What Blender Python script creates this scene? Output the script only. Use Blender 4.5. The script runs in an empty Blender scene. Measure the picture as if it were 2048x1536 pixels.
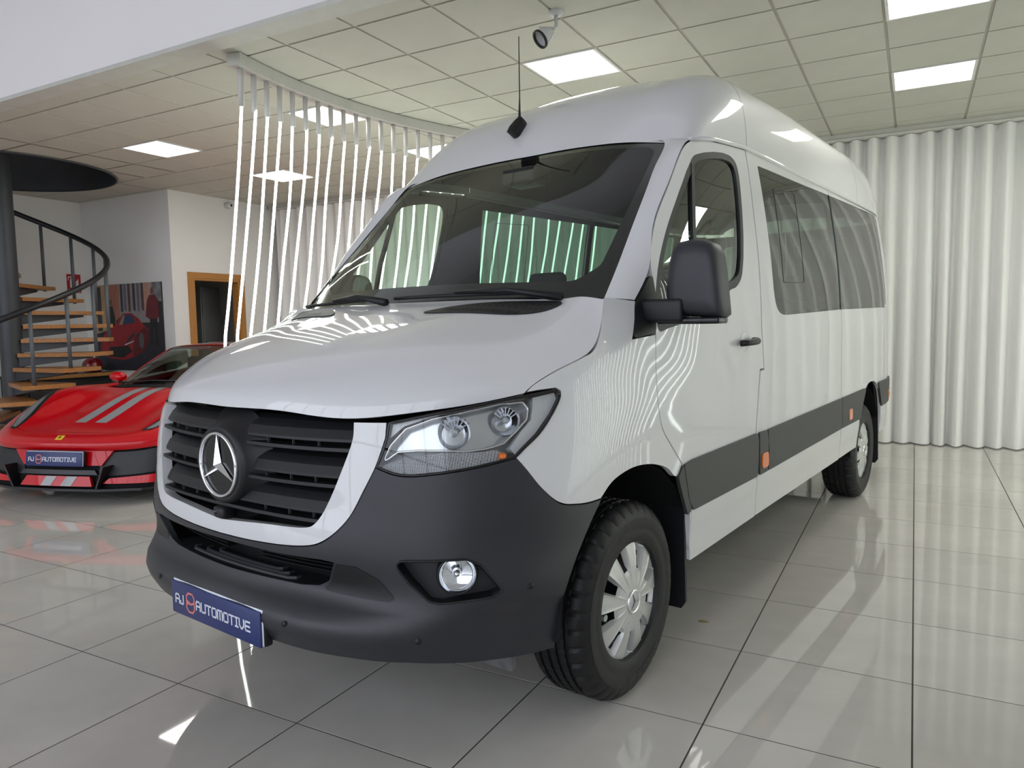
import bpy, bmesh, math, random
import numpy as np
from mathutils import Vector, Matrix
from mathutils.geometry import delaunay_2d_cdt

random.seed(7)
scene = bpy.context.scene
COL = scene.collection

# ------------------------------------------------------------------ camera
cam_d = bpy.data.cameras.new('camera')
cam_d.sensor_width = 36.0
cam_d.lens = 25.80
cam_d.clip_start = 0.05
cam_d.clip_end = 200
cam = bpy.data.objects.new('camera', cam_d)
COL.objects.link(cam)
_r = Vector((0.87709, 0.480007, -0.017533)); _u = Vector((-0.024083, 0.080404, 0.996471)); _f = Vector((-0.479723, 0.873572, -0.082082))
_m = Matrix((( _r.x, _u.x, -_f.x, 1.820), (_r.y, _u.y, -_f.y, -2.589), (_r.z, _u.z, -_f.z, 1.351), (0, 0, 0, 1)))
cam.matrix_world = _m
scene.camera = cam

# ------------------------------------------------------------------ world (overcast daylight outside the glazed front)
world = bpy.data.worlds.new('daylight_sky_offscreen'); scene.world = world
world.use_nodes = True
_bg = world.node_tree.nodes['Background']
_bg.inputs['Color'].default_value = (0.83, 0.88, 1.0, 1)
_bg.inputs['Strength'].default_value = 2.8

scene.view_settings.view_transform = 'Standard'
scene.view_settings.look = 'None'
scene.view_settings.exposure = 0.0
scene.view_settings.gamma = 1.0
scene.view_settings.use_curve_mapping = False
try:
    scene.cycles.max_bounces = 10
    scene.cycles.transparent_max_bounces = 16
    scene.cycles.glossy_bounces = 6
    scene.cycles.diffuse_bounces = 4
    scene.cycles.caustics_reflective = False
    scene.cycles.caustics_refractive = False
    scene.cycles.sample_clamp_indirect = 6.0
except Exception:
    pass

LED_PANEL = 13.5     # radiance of the ceiling panels
LED_BAR = 5.8       # radiance of the hanging light bars

# ------------------------------------------------------------------ materials
MATS = {}
def srgb(r, g, b):
    def f(c):
        c /= 255.0
        return c / 12.92 if c <= 0.04045 else ((c + 0.055) / 1.055) ** 2.4
    return (f(r), f(g), f(b), 1)

def mat(name, col, rough=0.5, metal=0.0, coat=0.0, vary=0.04, scale=8.0, bump=0.0, bscale=60.0, emit=None, estr=0.0, spec=0.5, wood=False, coords='Object'):
    """principled material whose colour is broken up by procedural noise"""
    if name in MATS: return MATS[name]
    m = bpy.data.materials.new(name); m.use_nodes = True
    nt = m.node_tree; N = nt.nodes; L = nt.links
    b = N['Principled BSDF']
    b.inputs['Roughness'].default_value = rough
    b.inputs['Metallic'].default_value = metal
    b.inputs['Coat Weight'].default_value = coat
    b.inputs['Coat Roughness'].default_value = 0.03
    b.inputs['Specular IOR Level'].default_value = spec
    tc = N.new('ShaderNodeTexCoord')
    nz = N.new('ShaderNodeTexNoise'); nz.inputs['Scale'].default_value = scale; nz.inputs['Detail'].default_value = 4
    rp = N.new('ShaderNodeValToRGB')
    c = col
    rp.color_ramp.elements[0].position = 0.3; rp.color_ramp.elements[1].position = 0.7
    rp.color_ramp.elements[0].color = (c[0] * (1 - vary), c[1] * (1 - vary), c[2] * (1 - vary), 1)
    rp.color_ramp.elements[1].color = (min(1, c[0] * (1 + vary)), min(1, c[1] * (1 + vary)), min(1, c[2] * (1 + vary)), 1)
    if wood:
        mp = N.new('ShaderNodeMapping'); mp.inputs['Scale'].default_value = (1.0, 14.0, 14.0)
        L.new(tc.outputs[coords], mp.inputs['Vector']); L.new(mp.outputs['Vector'], nz.inputs['Vector'])
    else:
        L.new(tc.outputs[coords], nz.inputs['Vector'])
    L.new(nz.outputs['Fac'], rp.inputs['Fac'])
    L.new(rp.outputs['Color'], b.inputs['Base Color'])
    if bump > 0:
        n2 = N.new('ShaderNodeTexNoise'); n2.inputs['Scale'].default_value = bscale; n2.inputs['Detail'].default_value = 3
        bp = N.new('ShaderNodeBump'); bp.inputs['Strength'].default_value = bump; bp.inputs['Distance'].default_value = 0.004
        L.new(tc.outputs[coords], n2.inputs['Vector']); L.new(n2.outputs['Fac'], bp.inputs['Height']); L.new(bp.outputs['Normal'], b.inputs['Normal'])
    if emit is not None:
        b.inputs['Emission Color'].default_value = emit
        b.inputs['Emission Strength'].default_value = estr
    MATS[name] = m
    return m

def glass(name, tint, refl=1.0, rough=0.0, ior=1.45):
    """thin pane: tinted see-through plus Fresnel mirror reflection"""
    if name in MATS: return MATS[name]
    m = bpy.data.materials.new(name); m.use_nodes = True
    nt = m.node_tree; N = nt.nodes; L = nt.links
    for n in list(N): N.remove(n)
    out = N.new('ShaderNodeOutputMaterial')
    tr = N.new('ShaderNodeBsdfTransparent'); tr.inputs['Color'].default_value = tint
    gl = N.new('ShaderNodeBsdfGlossy'); gl.inputs['Roughness'].default_value = rough; gl.inputs['Color'].default_value = (1, 1, 1, 1)
    fr = N.new('ShaderNodeFresnel'); fr.inputs['IOR'].default_value = ior
    ge = N.new('ShaderNodeNewGeometry'); mi = N.new('ShaderNodeMapRange')   # same Fresnel from both faces of the thin pane
    mi.inputs['To Min'].default_value = ior; mi.inputs['To Max'].default_value = 1.0 / ior
    L.new(ge.outputs['Backfacing'], mi.inputs['Value']); L.new(mi.outputs['Result'], fr.inputs['IOR'])
    ma = N.new('ShaderNodeMath'); ma.operation = 'MULTIPLY'; ma.inputs[1].default_value = refl
    mx = N.new('ShaderNodeMixShader')
    L.new(fr.outputs['Fac'], ma.inputs[0]); L.new(ma.outputs[0], mx.inputs['Fac'])
    L.new(tr.outputs[0], mx.inputs[1]); L.new(gl.outputs[0], mx.inputs[2]); L.new(mx.outputs[0], out.inputs['Surface'])
    MATS[name] = m
    return m

# ------------------------------------------------------------------ object helpers
def link(o, parent=None):
    COL.objects.link(o)
    if parent is not None: o.parent = parent
    return o
def tag(o, label=None, cat=None, group=None, kind=None):
    if label: o['label'] = label
    if cat: o['category'] = cat
    if group: o['group'] = group
    if kind: o['kind'] = kind
    return o
def thing(name, label, cat, loc=(0, 0, 0), rz=0, group=None):
    o = bpy.data.objects.new(name, None); o.empty_display_size = 0.1
    o.location = loc; o.rotation_euler = (0, 0, rz)
    link(o); return tag(o, label, cat, group)
def mk(name, V, F, m, parent=None, smooth=False, normals=None, loc=None):
    me = bpy.data.meshes.new(name)
    me.from_pydata([tuple(map(float, v)) for v in V], [], [tuple(int(i) for i in f) for f in F])
    me.update()
    me.materials.append(m)
    if smooth: me.polygons.foreach_set('use_smooth', [True] * len(me.polygons))
    if normals is not None:
        try: me.normals_split_custom_set_from_vertices([tuple(map(float, n)) for n in normals])
        except Exception: pass
    o = bpy.data.objects.new(name, me)
    if loc is not None: o.location = loc
    return link(o, parent)
def from_bm(name, bm, m, parent=None, smooth=False, loc=None):
    me = bpy.data.meshes.new(name); bm.to_mesh(me); bm.free()
    me.materials.append(m)
    if smooth: me.polygons.foreach_set('use_smooth', [True] * len(me.polygons))
    o = bpy.data.objects.new(name, me)
    if loc is not None: o.location = loc
    return link(o, parent)
def dup(src, parent=None, loc=None, rot=None, scale=None, deep=True):
    c = src.copy(); COL.objects.link(c)
    c.parent = parent
    if loc is not None: c.location = loc
    if rot is not None: c.rotation_euler = rot
    if scale is not None: c.scale = scale
    if deep:
        for ch in list(src.children): dup(ch, c)
    return c
def box_vf(x0, x1, y0, y1, z0, z1):
    V = [(x0, y0, z0), (x1, y0, z0), (x1, y1, z0), (x0, y1, z0), (x0, y0, z1), (x1, y0, z1), (x1, y1, z1), (x0, y1, z1)]
    F = [(0, 3, 2, 1), (4, 5, 6, 7), (0, 1, 5, 4), (1, 2, 6, 5), (2, 3, 7, 6), (3, 0, 4, 7)]
    return V, F
def box(name, b, m, parent=None, bevel=0.0, seg=2, loc=None, smooth=None):
    V, F = box_vf(*b)
    if bevel <= 0: return mk(name, V, F, m, parent, loc=loc)
    bm = bmesh.new(); vs = [bm.verts.new(v) for v in V]
    for f in F: bm.faces.new([vs[i] for i in f])
    bmesh.ops.bevel(bm, geom=bm.edges[:], offset=bevel, segments=seg, affect='EDGES', profile=0.5)
    return from_bm(name, bm, m, parent, smooth=(seg > 1) if smooth is None else smooth, loc=loc)
def tube_vf(P, r, n=8, closed=False, cap=True, taper=None):
    P = [Vector(p) for p in P]; V = []; F = []; k = len(P)
    up = Vector((0, 0, 1)); prev = None
    for i, p in enumerate(P):
        a = P[(i - 1) % k] if (i > 0 or closed) else P[0]
        b = P[(i + 1) % k] if (i < k - 1 or closed) else P[-1]
        t = (b - a); t = t.normalized() if t.length > 1e-9 else Vector((0, 0, 1))
        if prev is None:
            ref = up if abs(t.z) < 0.9 else Vector((1, 0, 0)); s = t.cross(ref).normalized()
        else:
            s = (prev - t * prev.dot(t)); s = s.normalized() if s.length > 1e-6 else t.cross(up).normalized()
        prev = s; w = t.cross(s)
        rr = r if taper is None else r * taper[i]
        for j in range(n):
            an = 2 * math.pi * j / n
            V.append(p + s * (math.cos(an) * rr) + w * (math.sin(an) * rr))
    m_ = k if closed else k - 1
    for i in range(m_):
        for j in range(n):
            a = i * n + j; b = i * n + (j + 1) % n; c = ((i + 1) % k) * n + (j + 1) % n; d = ((i + 1) % k) * n + j
            F.append((a, b, c, d))
    if cap and not closed:
        F.append(tuple(range(n - 1, -1, -1))); F.append(tuple((k - 1) * n + j for j in range(n)))
    return V, F
def tube(name, P, r, m, parent=None, n=8, closed=False, taper=None, loc=None):
    V, F = tube_vf(P, r, n, closed, True, taper)
    return mk(name, V, F, m, parent, smooth=True, loc=loc)
def lathe_vf(prof, n=48, axis='z', center=(0, 0, 0)):
    """prof: (radius, height) pairs; axis z, x or y"""
    V = []; F = []; k = len(prof)
    for i in range(n):
        a = 2 * math.pi * i / n; ca, sa = math.cos(a), math.sin(a)
        for r, h in prof:
            p = {'z': (r * ca, r * sa, h), 'x': (h, r * ca, r * sa), 'y': (r * sa, h, r * ca)}[axis]
            V.append((p[0] + center[0], p[1] + center[1], p[2] + center[2]))
    for i in range(n):
        for j in range(k - 1):
            F.append((i * k + j, ((i + 1) % n) * k + j, ((i + 1) % n) * k + j + 1, i * k + j + 1))
    return V, F
def lathe(name, prof, m, parent=None, n=48, axis='z', center=(0, 0, 0), loc=None, smooth=True):
    V, F = lathe_vf(prof, n, axis, center)
    return mk(name, V, F, m, parent, smooth=smooth, loc=loc)
def join_vf(parts):
    V = []; F = []
    for v, f in parts:
        o = len(V); V += list(v); F += [tuple(i + o for i in q) for q in f]
    return V, F
def prism_vf(poly, h0, h1, axis='z'):
    """extrude 2D polygon; axis is the extrusion axis"""
    n = len(poly)
    def P(a, b, h): return {'z': (a, b, h), 'y': (a, h, b), 'x': (h, a, b)}[axis]
    V = [P(a, b, h0) for a, b in poly] + [P(a, b, h1) for a, b in poly]
    F = [tuple(range(n - 1, -1, -1)), tuple(range(n, 2 * n))] + [(i, (i + 1) % n, n + (i + 1) % n, n + i) for i in range(n)]
    return V, F

# ------------------------------------------------------------------ spline patches and trimmed panels
class Spl:
    def __init__(s, t, P):
        s.t = np.array(t, float); s.P = np.array(P, float); n = len(t); h = np.diff(s.t)
        A = np.zeros((n, n)); B = np.zeros_like(s.P); A[0, 0] = A[-1, -1] = 1
        for i in range(1, n - 1):
            A[i, i - 1] = h[i - 1]; A[i, i] = 2 * (h[i - 1] + h[i]); A[i, i + 1] = h[i]
            B[i] = 6 * ((s.P[i + 1] - s.P[i]) / h[i] - (s.P[i] - s.P[i - 1]) / h[i - 1])
        s.M = np.linalg.solve(A, B.reshape(n, -1)).reshape(s.P.shape)
    def __call__(s, x):
        x = np.asarray(x, float); i = np.clip(np.searchsorted(s.t, x) - 1, 0, len(s.t) - 2)
        h = s.t[i + 1] - s.t[i]; e = (Ellipsis,) + (None,) * (s.P.ndim - 1)
        a = (s.t[i + 1] - x) / h; b = (x - s.t[i]) / h; hh = h * h / 6
        return a[e] * s.P[i] + b[e] * s.P[i + 1] + ((a ** 3 - a) * hh)[e] * s.M[i] + ((b ** 3 - b) * hh)[e] * s.M[i + 1]
class Patch:
    """bicubic interpolating patch, G[v][u]"""
    def __init__(s, u, v, G):
        s.u = np.array(u, float); s.v = np.array(v, float); s.S = Spl(v, G)
        n = len(s.u); h = np.diff(s.u); A = np.zeros((n, n)); A[0, 0] = A[-1, -1] = 1; B = np.zeros((n, n))
        for i in range(1, n - 1):
            A[i, i - 1] = h[i - 1]; A[i, i] = 2 * (h[i - 1] + h[i]); A[i, i + 1] = h[i]
            B[i, i + 1] += 6 / h[i]; B[i, i] -= 6 / h[i] + 6 / h[i - 1]; B[i, i - 1] += 6 / h[i - 1]
        s.A = np.linalg.solve(A, B)
    def ev(s, u, v):
        u = np.atleast_1d(np.asarray(u, float)); v = np.atleast_1d(np.asarray(v, float))
        R = s.S(v); M = np.einsum('ij,njk->nik', s.A, R)
        i = np.clip(np.searchsorted(s.u, u) - 1, 0, len(s.u) - 2); h = s.u[i + 1] - s.u[i]
        a = ((s.u[i + 1] - u) / h)[:, None]; b = ((u - s.u[i]) / h)[:, None]; hh = (h * h / 6)[:, None]; n = np.arange(len(u))
        return a * R[n, i] + b * R[n, i + 1] + (a ** 3 - a) * hh * M[n, i] + (b ** 3 - b) * hh * M[n, i + 1]
    def nrm(s, u, v, e=1e-3):
        u = np.atleast_1d(np.asarray(u, float)); v = np.atleast_1d(np.asarray(v, float))
        n = np.cross(s.ev(u + e, v) - s.ev(u - e, v), s.ev(u, v + e) - s.ev(u, v - e))
        return n / np.maximum(np.linalg.norm(n, axis=1), 1e-12)[:, None]
    def at(s, u, v, off=0.0):
        P = s.ev([u], [v])[0]; n = s.nrm([u], [v])[0]
        return Vector(P + n * off), Vector(n)

def area2(p): return sum(p[i][0] * p[(i + 1) % len(p)][1] - p[(i + 1) % len(p)][0] * p[i][1] for i in range(len(p)))
def ccw(p): return list(p) if area2(p) > 0 else list(p)[::-1]
def fillet(p, r):
    """round every corner of polygon with radius about r"""
    if r <= 0: return list(p)
    out = []; n = len(p)
    for i in range(n):
        a = Vector(p[i - 1]); b = Vector(p[i]); c = Vector(p[(i + 1) % n])
        d1 = a - b; d2 = c - b; l1, l2 = d1.length, d2.length
        if l1 < 1e-6 or l2 < 1e-6: continue
        ang = d1.angle(d2)
        if ang > math.radians(172): out.append(tuple(b)); continue
        t = min(r / max(math.tan(ang / 2), 0.05), 0.45 * l1, 0.45 * l2)
        s0 = b + d1 / l1 * t; s1 = b + d2 / l2 * t
        for k in range(5):
            w = k / 4; q = s0 * (1 - w) ** 2 + b * (2 * w * (1 - w)) + s1 * w ** 2
            out.append((q.x, q.y))
    return out
def crv(p, closed=False, n=5):
    """interpolating centripetal spline through 2D points"""
    m = len(p); out = []
    def knot(t, a, b): return t + max(1e-5, math.hypot(b[0] - a[0], b[1] - a[1])) ** .5
    for i in range(m if closed else m - 1):
        p1, p2 = p[i], p[(i + 1) % m]
        p0 = p[i - 1] if (i > 0 or closed) else (2 * p1[0] - p2[0], 2 * p1[1] - p2[1])
        p3 = p[(i + 2) % m] if (i + 2 < m or closed) else (2 * p2[0] - p1[0], 2 * p2[1] - p1[1])
        t0 = 0; t1 = knot(t0, p0, p1); t2 = knot(t1, p1, p2); t3 = knot(t2, p2, p3)
        for k in range(n):
            t = t1 + (t2 - t1) * k / n
            def L(a, b, ta, tb): return tuple(a[q] * (tb - t) / (tb - ta) + b[q] * (t - ta) / (tb - ta) for q in (0, 1))
            A1, A2, A3 = L(p0, p1, t0, t1), L(p1, p2, t1, t2), L(p2, p3, t2, t3)
            out.append(L(L(A1, A2, t0, t2), L(A2, A3, t1, t3), t1, t2))
    if not closed: out.append(tuple(p[-1]))
    return out
def inset(p, g):
    """move a ccw polygon inwards by g"""
    if abs(g) < 1e-9: return list(p)
    p = ccw(p); n = len(p); out = []
    for i in range(n):
        a = Vector(p[i - 1]); b = Vector(p[i]); c = Vector(p[(i + 1) % n])
        e1 = (b - a); e2 = (c - b)
        if e1.length < 1e-7 or e2.length < 1e-7: continue
        n1 = Vector((-e1.y, e1.x)).normalized(); n2 = Vector((-e2.y, e2.x)).normalized()
        m_ = n1 + n2
        if m_.length < 1e-6: m_ = n1
        m_.normalize(); k = g / max(0.35, m_.dot(n1))
        out.append((b.x + m_.x * k, b.y + m_.y * k))
    return out
def resample(p, h):
    out = []; n = len(p)
    for i in range(n):
        a = p[i]; b = p[(i + 1) % n]; d = math.hypot(b[0] - a[0], b[1] - a[1]); k = max(1, int(math.ceil(d / h)))
        for j in range(k): out.append((a[0] + (b[0] - a[0]) * j / k, a[1] + (b[1] - a[1]) * j / k))
    return out
def inside(P, poly):
    P = np.asarray(P); x, y = P[:, 0], P[:, 1]; r = np.zeros(len(P), bool); n = len(poly)
    for i in range(n):
        x1, y1 = poly[i]; x2, y2 = poly[(i + 1) % n]
        if y1 == y2: continue
        c = ((y1 > y) != (y2 > y)) & (x < (x2 - x1) * (y - y1) / (y2 - y1) + x1); r ^= c
    return r
def bdist(P, poly):
    P = np.asarray(P); d = np.full(len(P), 1e9); n = len(poly)
    for i in range(n):
        a = np.array(poly[i]); b = np.array(poly[(i + 1) % n]); ab = b - a; L = (ab @ ab) or 1e-12
        t = np.clip(((P - a) @ ab) / L, 0, 1); q = a + t[:, None] * ab; d = np.minimum(d, np.hypot(*(P - q).T))
    return d
def tri_fill(outer, holes, h, scale=(1, 1)):
    loops = [resample(ccw(outer), h)] + [resample(ccw(q)[::-1], h) for q in holes]
    V = []; E = []
    for lp in loops:
        o = len(V); V += lp; E += [(o + i, o + (i + 1) % len(lp)) for i in range(len(lp))]
    A = np.array(loops[0]); mn, mx = A.min(0), A.max(0)
    gx = np.arange(mn[0] + h * 0.5, mx[0], h); gy = np.arange(mn[1] + h * 0.5, mx[1], h)
    if len(gx) and len(gy):
        G = np.stack(np.meshgrid(gx, gy), -1).reshape(-1, 2)
        k = inside(G, loops[0])
        for q in loops[1:]: k &= ~inside(G, q)
        G = G[k]
        if len(G):
            d = np.full(len(G), 1e9)
            for q in loops: d = np.minimum(d, bdist(G, q))
            G = G[d > 0.4 * h]
        V += [tuple(g) for g in G]
    r = delaunay_2d_cdt([Vector(v) for v in V], E, [], 0, 1e-7)
    VV = [(v.x, v.y) for v in r[0]]; tris = [tuple(f) for f in r[2]]
    cen = np.array([[(VV[a][0] + VV[b][0] + VV[c][0]) / 3, (VV[a][1] + VV[b][1] + VV[c][1]) / 3] for a, b, c in tris])
    k = inside(cen, loops[0])
    for q in loops[1:]: k &= ~inside(cen, q)
    T = []
    for t, kk in zip(tris, k):
        if kk:
            a, b, c = (VV[i] for i in t)
            T.append(t if (b[0] - a[0]) * (c[1] - a[1]) - (b[1] - a[1]) * (c[0] - a[0]) > 0 else t[::-1])
    return VV, T, loops
def panel(name, patch, outer, m, parent=None, holes=(), off=0.0, depth=0.012, h=0.045, gap=0.0, r=0.0, mirror=False, soft=0.0, hole_gap=0.0):
    """a trimmed sheet of the surface patch with folded-in edges"""
    outer = ccw(outer)
    if r > 0: outer = fillet(outer, r)
    outer = inset(outer, gap)
    hs = [inset(ccw(q), -hole_gap) for q in holes]
    if mirror:
        outer = ccw([(-a, b) for a, b in outer]); hs = [ccw([(-a, b) for a, b in q]) for q in hs]
    VV, T, loops = tri_fill(outer, hs, h)
    A = np.array(VV); P = patch.ev(A[:, 0], A[:, 1]); Nn = patch.nrm(A[:, 0], A[:, 1])
    o_ = np.full(len(A), off)
    if soft > 0:   # pillow the sheet slightly at its border
        d = np.full(len(A), 1e9)
        for q in loops: d = np.minimum(d, bdist(A, q))
        o_ = off - soft * np.clip(1 - d / (4 * soft), 0, 1) ** 2
    V = list(P + Nn * o_[:, None]); NN = list(Nn); F = list(T)
    if depth > 0:
        for lp in loops:
            B = np.array(lp); n = len(B); Pb = patch.ev(B[:, 0], B[:, 1]); Nb = patch.nrm(B[:, 0], B[:, 1])
            oo = off - (soft if soft > 0 else 0)
            top = Pb + Nb * oo; bot = Pb + Nb * (oo - depth)
            tan = np.roll(top, -1, 0) - np.roll(top, 1, 0); tan /= np.maximum(np.linalg.norm(tan, axis=1), 1e-9)[:, None]
            out = np.cross(tan, Nb)
            o = len(V); V += list(top) + list(bot); NN += list(out) + list(out)
            F += [(o + i, o + n + i, o + n + (i + 1) % n, o + (i + 1) % n) for i in range(n)]
    return mk(name, V, F, m, parent, smooth=True, normals=NN)
def sheet(name, patch, u0, u1, v0, v1, nu, nv, m, parent=None, off=0.0, flip=False):
    uu, vv = np.meshgrid(np.linspace(u0, u1, nu), np.linspace(v0, v1, nv)); a, b = uu.ravel(), vv.ravel()
    N_ = patch.nrm(a, b); P = patch.ev(a, b) + N_ * off
    F = []
    for j in range(nv - 1):
        for i in range(nu - 1):
            q = (j * nu + i, j * nu + i + 1, (j + 1) * nu + i + 1, (j + 1) * nu + i)
            F.append(q[::-1] if flip else q)
    return mk(name, P, F, m, parent, smooth=True, normals=-N_ if flip else N_)

# stroke lettering (square techno letterforms drawn as ribbons)
GLYPH = {
 'A': ([[(0, 0), (0, .8), (.2, 1), (.8, 1), (1, .8), (1, 0)], [(0, .45), (1, .45)]], 1.0),
 'J': ([[(.75, 1), (.75, .15), (.6, 0), (.1, 0), (0, .12), (0, .3)]], .78),
 'U': ([[(0, 1), (0, .15), (.15, 0), (.85, 0), (1, .15), (1, 1)]], 1.0),
 'T': ([[(0, 1), (1, 1)], [(.5, 1), (.5, 0)]], 1.0),
 'O': ([[(.15, 0), (.85, 0), (1, .15), (1, .85), (.85, 1), (.15, 1), (0, .85), (0, .15), (.15, 0)]], 1.0),
 'M': ([[(0, 0), (0, 1), (1.0, 1), (1.15, .85), (1.15, 0)], [(.58, 1), (.58, 0)]], 1.15),
 'I': ([[(.3, 0), (.3, 1)], [(0, 1), (.6, 1)], [(0, 0), (.6, 0)]], .6),
 'V': ([[(0, 1), (0, .35), (.4, 0), (.6, 0), (1, .35), (1, 1)]], 1.0),
 'E': ([[(1, 0), (.12, 0), (0, .12), (0, .88), (.12, 1), (1, 1)], [(0, .5), (.92, .5)]], 1.0),
 'C': ([[(1, 0), (.15, 0), (0, .15), (0, .85), (.15, 1), (1, 1)]], 1.0),
 'R': ([[(0, 0), (0, 1), (.85, 1), (1, .85), (1, .6), (.85, .45), (0, .45)], [(.5, .45), (1, 0)]], 1.0),
 'P': ([[(0, 0), (0, 1), (.85, 1), (1, .85), (1, .55), (.85, .4), (0, .4)]], 1.0),
 'S': ([[(0, 0), (.85, 0), (1, .12), (1, .38), (.85, .5), (.15, .5), (0, .62), (0, .88), (.15, 1), (1, 1)]], 1.0),
 'X': ([[(0, 0), (1, 1)], [(0, 1), (1, 0)]], 1.0),
 'N': ([[(0, 0), (0, 1), (1, 0), (1, 1)]], 1.0),
}
def ribbon(path, w, thick=0.0):
    V = []; F = []
    for a, b in zip(path[:-1], path[1:]):
        d = Vector(b) - Vector(a); L = d.length
        if L < 1e-9: continue
        d /= L; n = Vector((-d.y, d.x)) * (w / 2); e = d * (w / 2)
        A = Vector(a) - e; B = Vector(b) + e; o = len(V)
        V += [tuple(A + n), tuple(A - n), tuple(B - n), tuple(B + n)]; F.append((o, o + 1, o + 2, o + 3))
    return V, F
def lettering(text, height, sx, stroke, gapw):
    """flat 2D ribbons; returns verts, faces, total width"""
    x = 0; parts = []
    for ch in text:
        if ch == ' ': x += height * 0.6; continue
        st, w = GLYPH[ch]
        for path in st:
            parts.append(ribbon([(x + a * height * sx, b * height) for a, b in path], stroke))
        x += w * height * sx + gapw
    V, F = join_vf(parts)
    return V, F, x - gapw
# ================================================================== ROOM
ROOM_X0, ROOM_X1 = -9.45, 6.3
ROOM_Y0, ROOM_Y1 = -7.5, 6.45
CEIL = 3.31
WHITE = mat('white_wall_paint', srgb(229, 228, 224), 0.7, vary=0.015, scale=1.5, bump=0.05, bscale=180)
def struct(name, V, F, m, parent=None, **k):
    o = mk(name, V, F, m, parent, **k)
    if parent is None: o['kind'] = 'structure'
    return o
def sbox(name, b, m, parent=None):
    V, F = box_vf(*b); return struct(name, V, F, m, parent)

# --- floor: dark joints, polished grey tiles
def tile_material():
    m = bpy.data.materials.new('polished_porcelain'); m.use_nodes = True
    N = m.node_tree.nodes; L = m.node_tree.links; b = N['Principled BSDF']
    g = N.new('ShaderNodeNewGeometry'); nz = N.new('ShaderNodeTexNoise'); nz.inputs['Scale'].default_value = 1.1; nz.inputs['Detail'].default_value = 6
    n2 = N.new('ShaderNodeTexNoise'); n2.inputs['Scale'].default_value = 9.0; n2.inputs['Detail'].default_value = 5
    oi = N.new('ShaderNodeObjectInfo')
    L.new(g.outputs['Position'], nz.inputs['Vector']); L.new(g.outputs['Position'], n2.inputs['Vector'])
    rp = N.new('ShaderNodeValToRGB'); rp.color_ramp.elements[0].position = .3; rp.color_ramp.elements[1].position = .72
    rp.color_ramp.elements[0].color = srgb(189, 185, 177); rp.color_ramp.elements[1].color = srgb(205, 201, 193)
    mixf = N.new('ShaderNodeMath'); mixf.operation = 'ADD'
    ml = N.new('ShaderNodeMath'); ml.operation = 'MULTIPLY'; ml.inputs[1].default_value = 0.25
    md = N.new('ShaderNodeMath'); md.operation = 'MULTIPLY_ADD'; md.inputs[1].default_value = 0.18; md.inputs[2].default_value = -0.18
    L.new(n2.outputs['Fac'], ml.inputs[0]); L.new(nz.outputs['Fac'], mixf.inputs[0]); L.new(ml.outputs[0], mixf.inputs[1])
    L.new(oi.outputs['Random'], md.inputs[0])
    m2 = N.new('ShaderNodeMath'); m2.operation = 'ADD'; L.new(mixf.outputs[0], m2.inputs[0]); L.new(md.outputs[0], m2.inputs[1])
    L.new(m2.outputs[0], rp.inputs['Fac']); L.new(rp.outputs['Color'], b.inputs['Base Color'])
    b.inputs['Roughness'].default_value = 0.03; b.inputs['Specular IOR Level'].default_value = 1.0
    return m
TILE_M = tile_material()
GROUT = mat('dark_floor_joint', srgb(70, 66, 62), 0.8, vary=0.1, scale=40)
T = 0.6164; GX, GY = -1.238, 1.010
V, F = box_vf(ROOM_X0, ROOM_X1, ROOM_Y0, ROOM_Y1, -0.12, -0.0012)
floor = struct('floor', V, F, GROUT)
cells = []
for i in range(-14, 13):
    for j in range(-14, 10):
        x0, y0 = GX + i * T, GY + j * T
        if x0 < ROOM_X0 - .3 or x0 + T > ROOM_X1 + .3 or y0 < ROOM_Y0 - .3 or y0 + T > ROOM_Y1 + .3: continue
        c = Vector((x0 + T / 2, y0 + T / 2, 0)); d = c - Vector((1.82, -2.589, 1.351))
        zf = d.dot(_f); xs = d.dot(_r) / max(zf, .01); ys = d.dot(_u) / max(zf, .01)
        seen = zf > .3 and abs(xs) < .80 and ys > -.62 and not (c.x < -7.38 and c.y > 4.27)
        cells.append((0 if seen else 1, d.length, x0, y0))
cells.sort()
gj = 0.0030
tb, tf = box_vf(-T / 2 + gj, T / 2 - gj, -T / 2 + gj, T / 2 - gj, -0.012, 0.0)
tile_me = None; rest = []
for n_, (s_, d_, x0, y0) in enumerate(cells):
    cx, cy = x0 + T / 2, y0 + T / 2
    if n_ < 298:
        if tile_me is None:
            o = mk('floor_tile', tb, tf, TILE_M, floor, loc=(cx, cy, 0)); tile_me = o.data
        else:
            o = bpy.data.objects.new('floor_tile', tile_me); o.location = (cx, cy, 0); link(o, floor)
    else:
        rest.append(([(a + cx, b + cy, c) for a, b, c in tb], tf))
V, F = join_vf(rest)
o = mk('floor_tiles_beyond', V, F, TILE_M, floor); o['kind'] = 'stuff'

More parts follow.
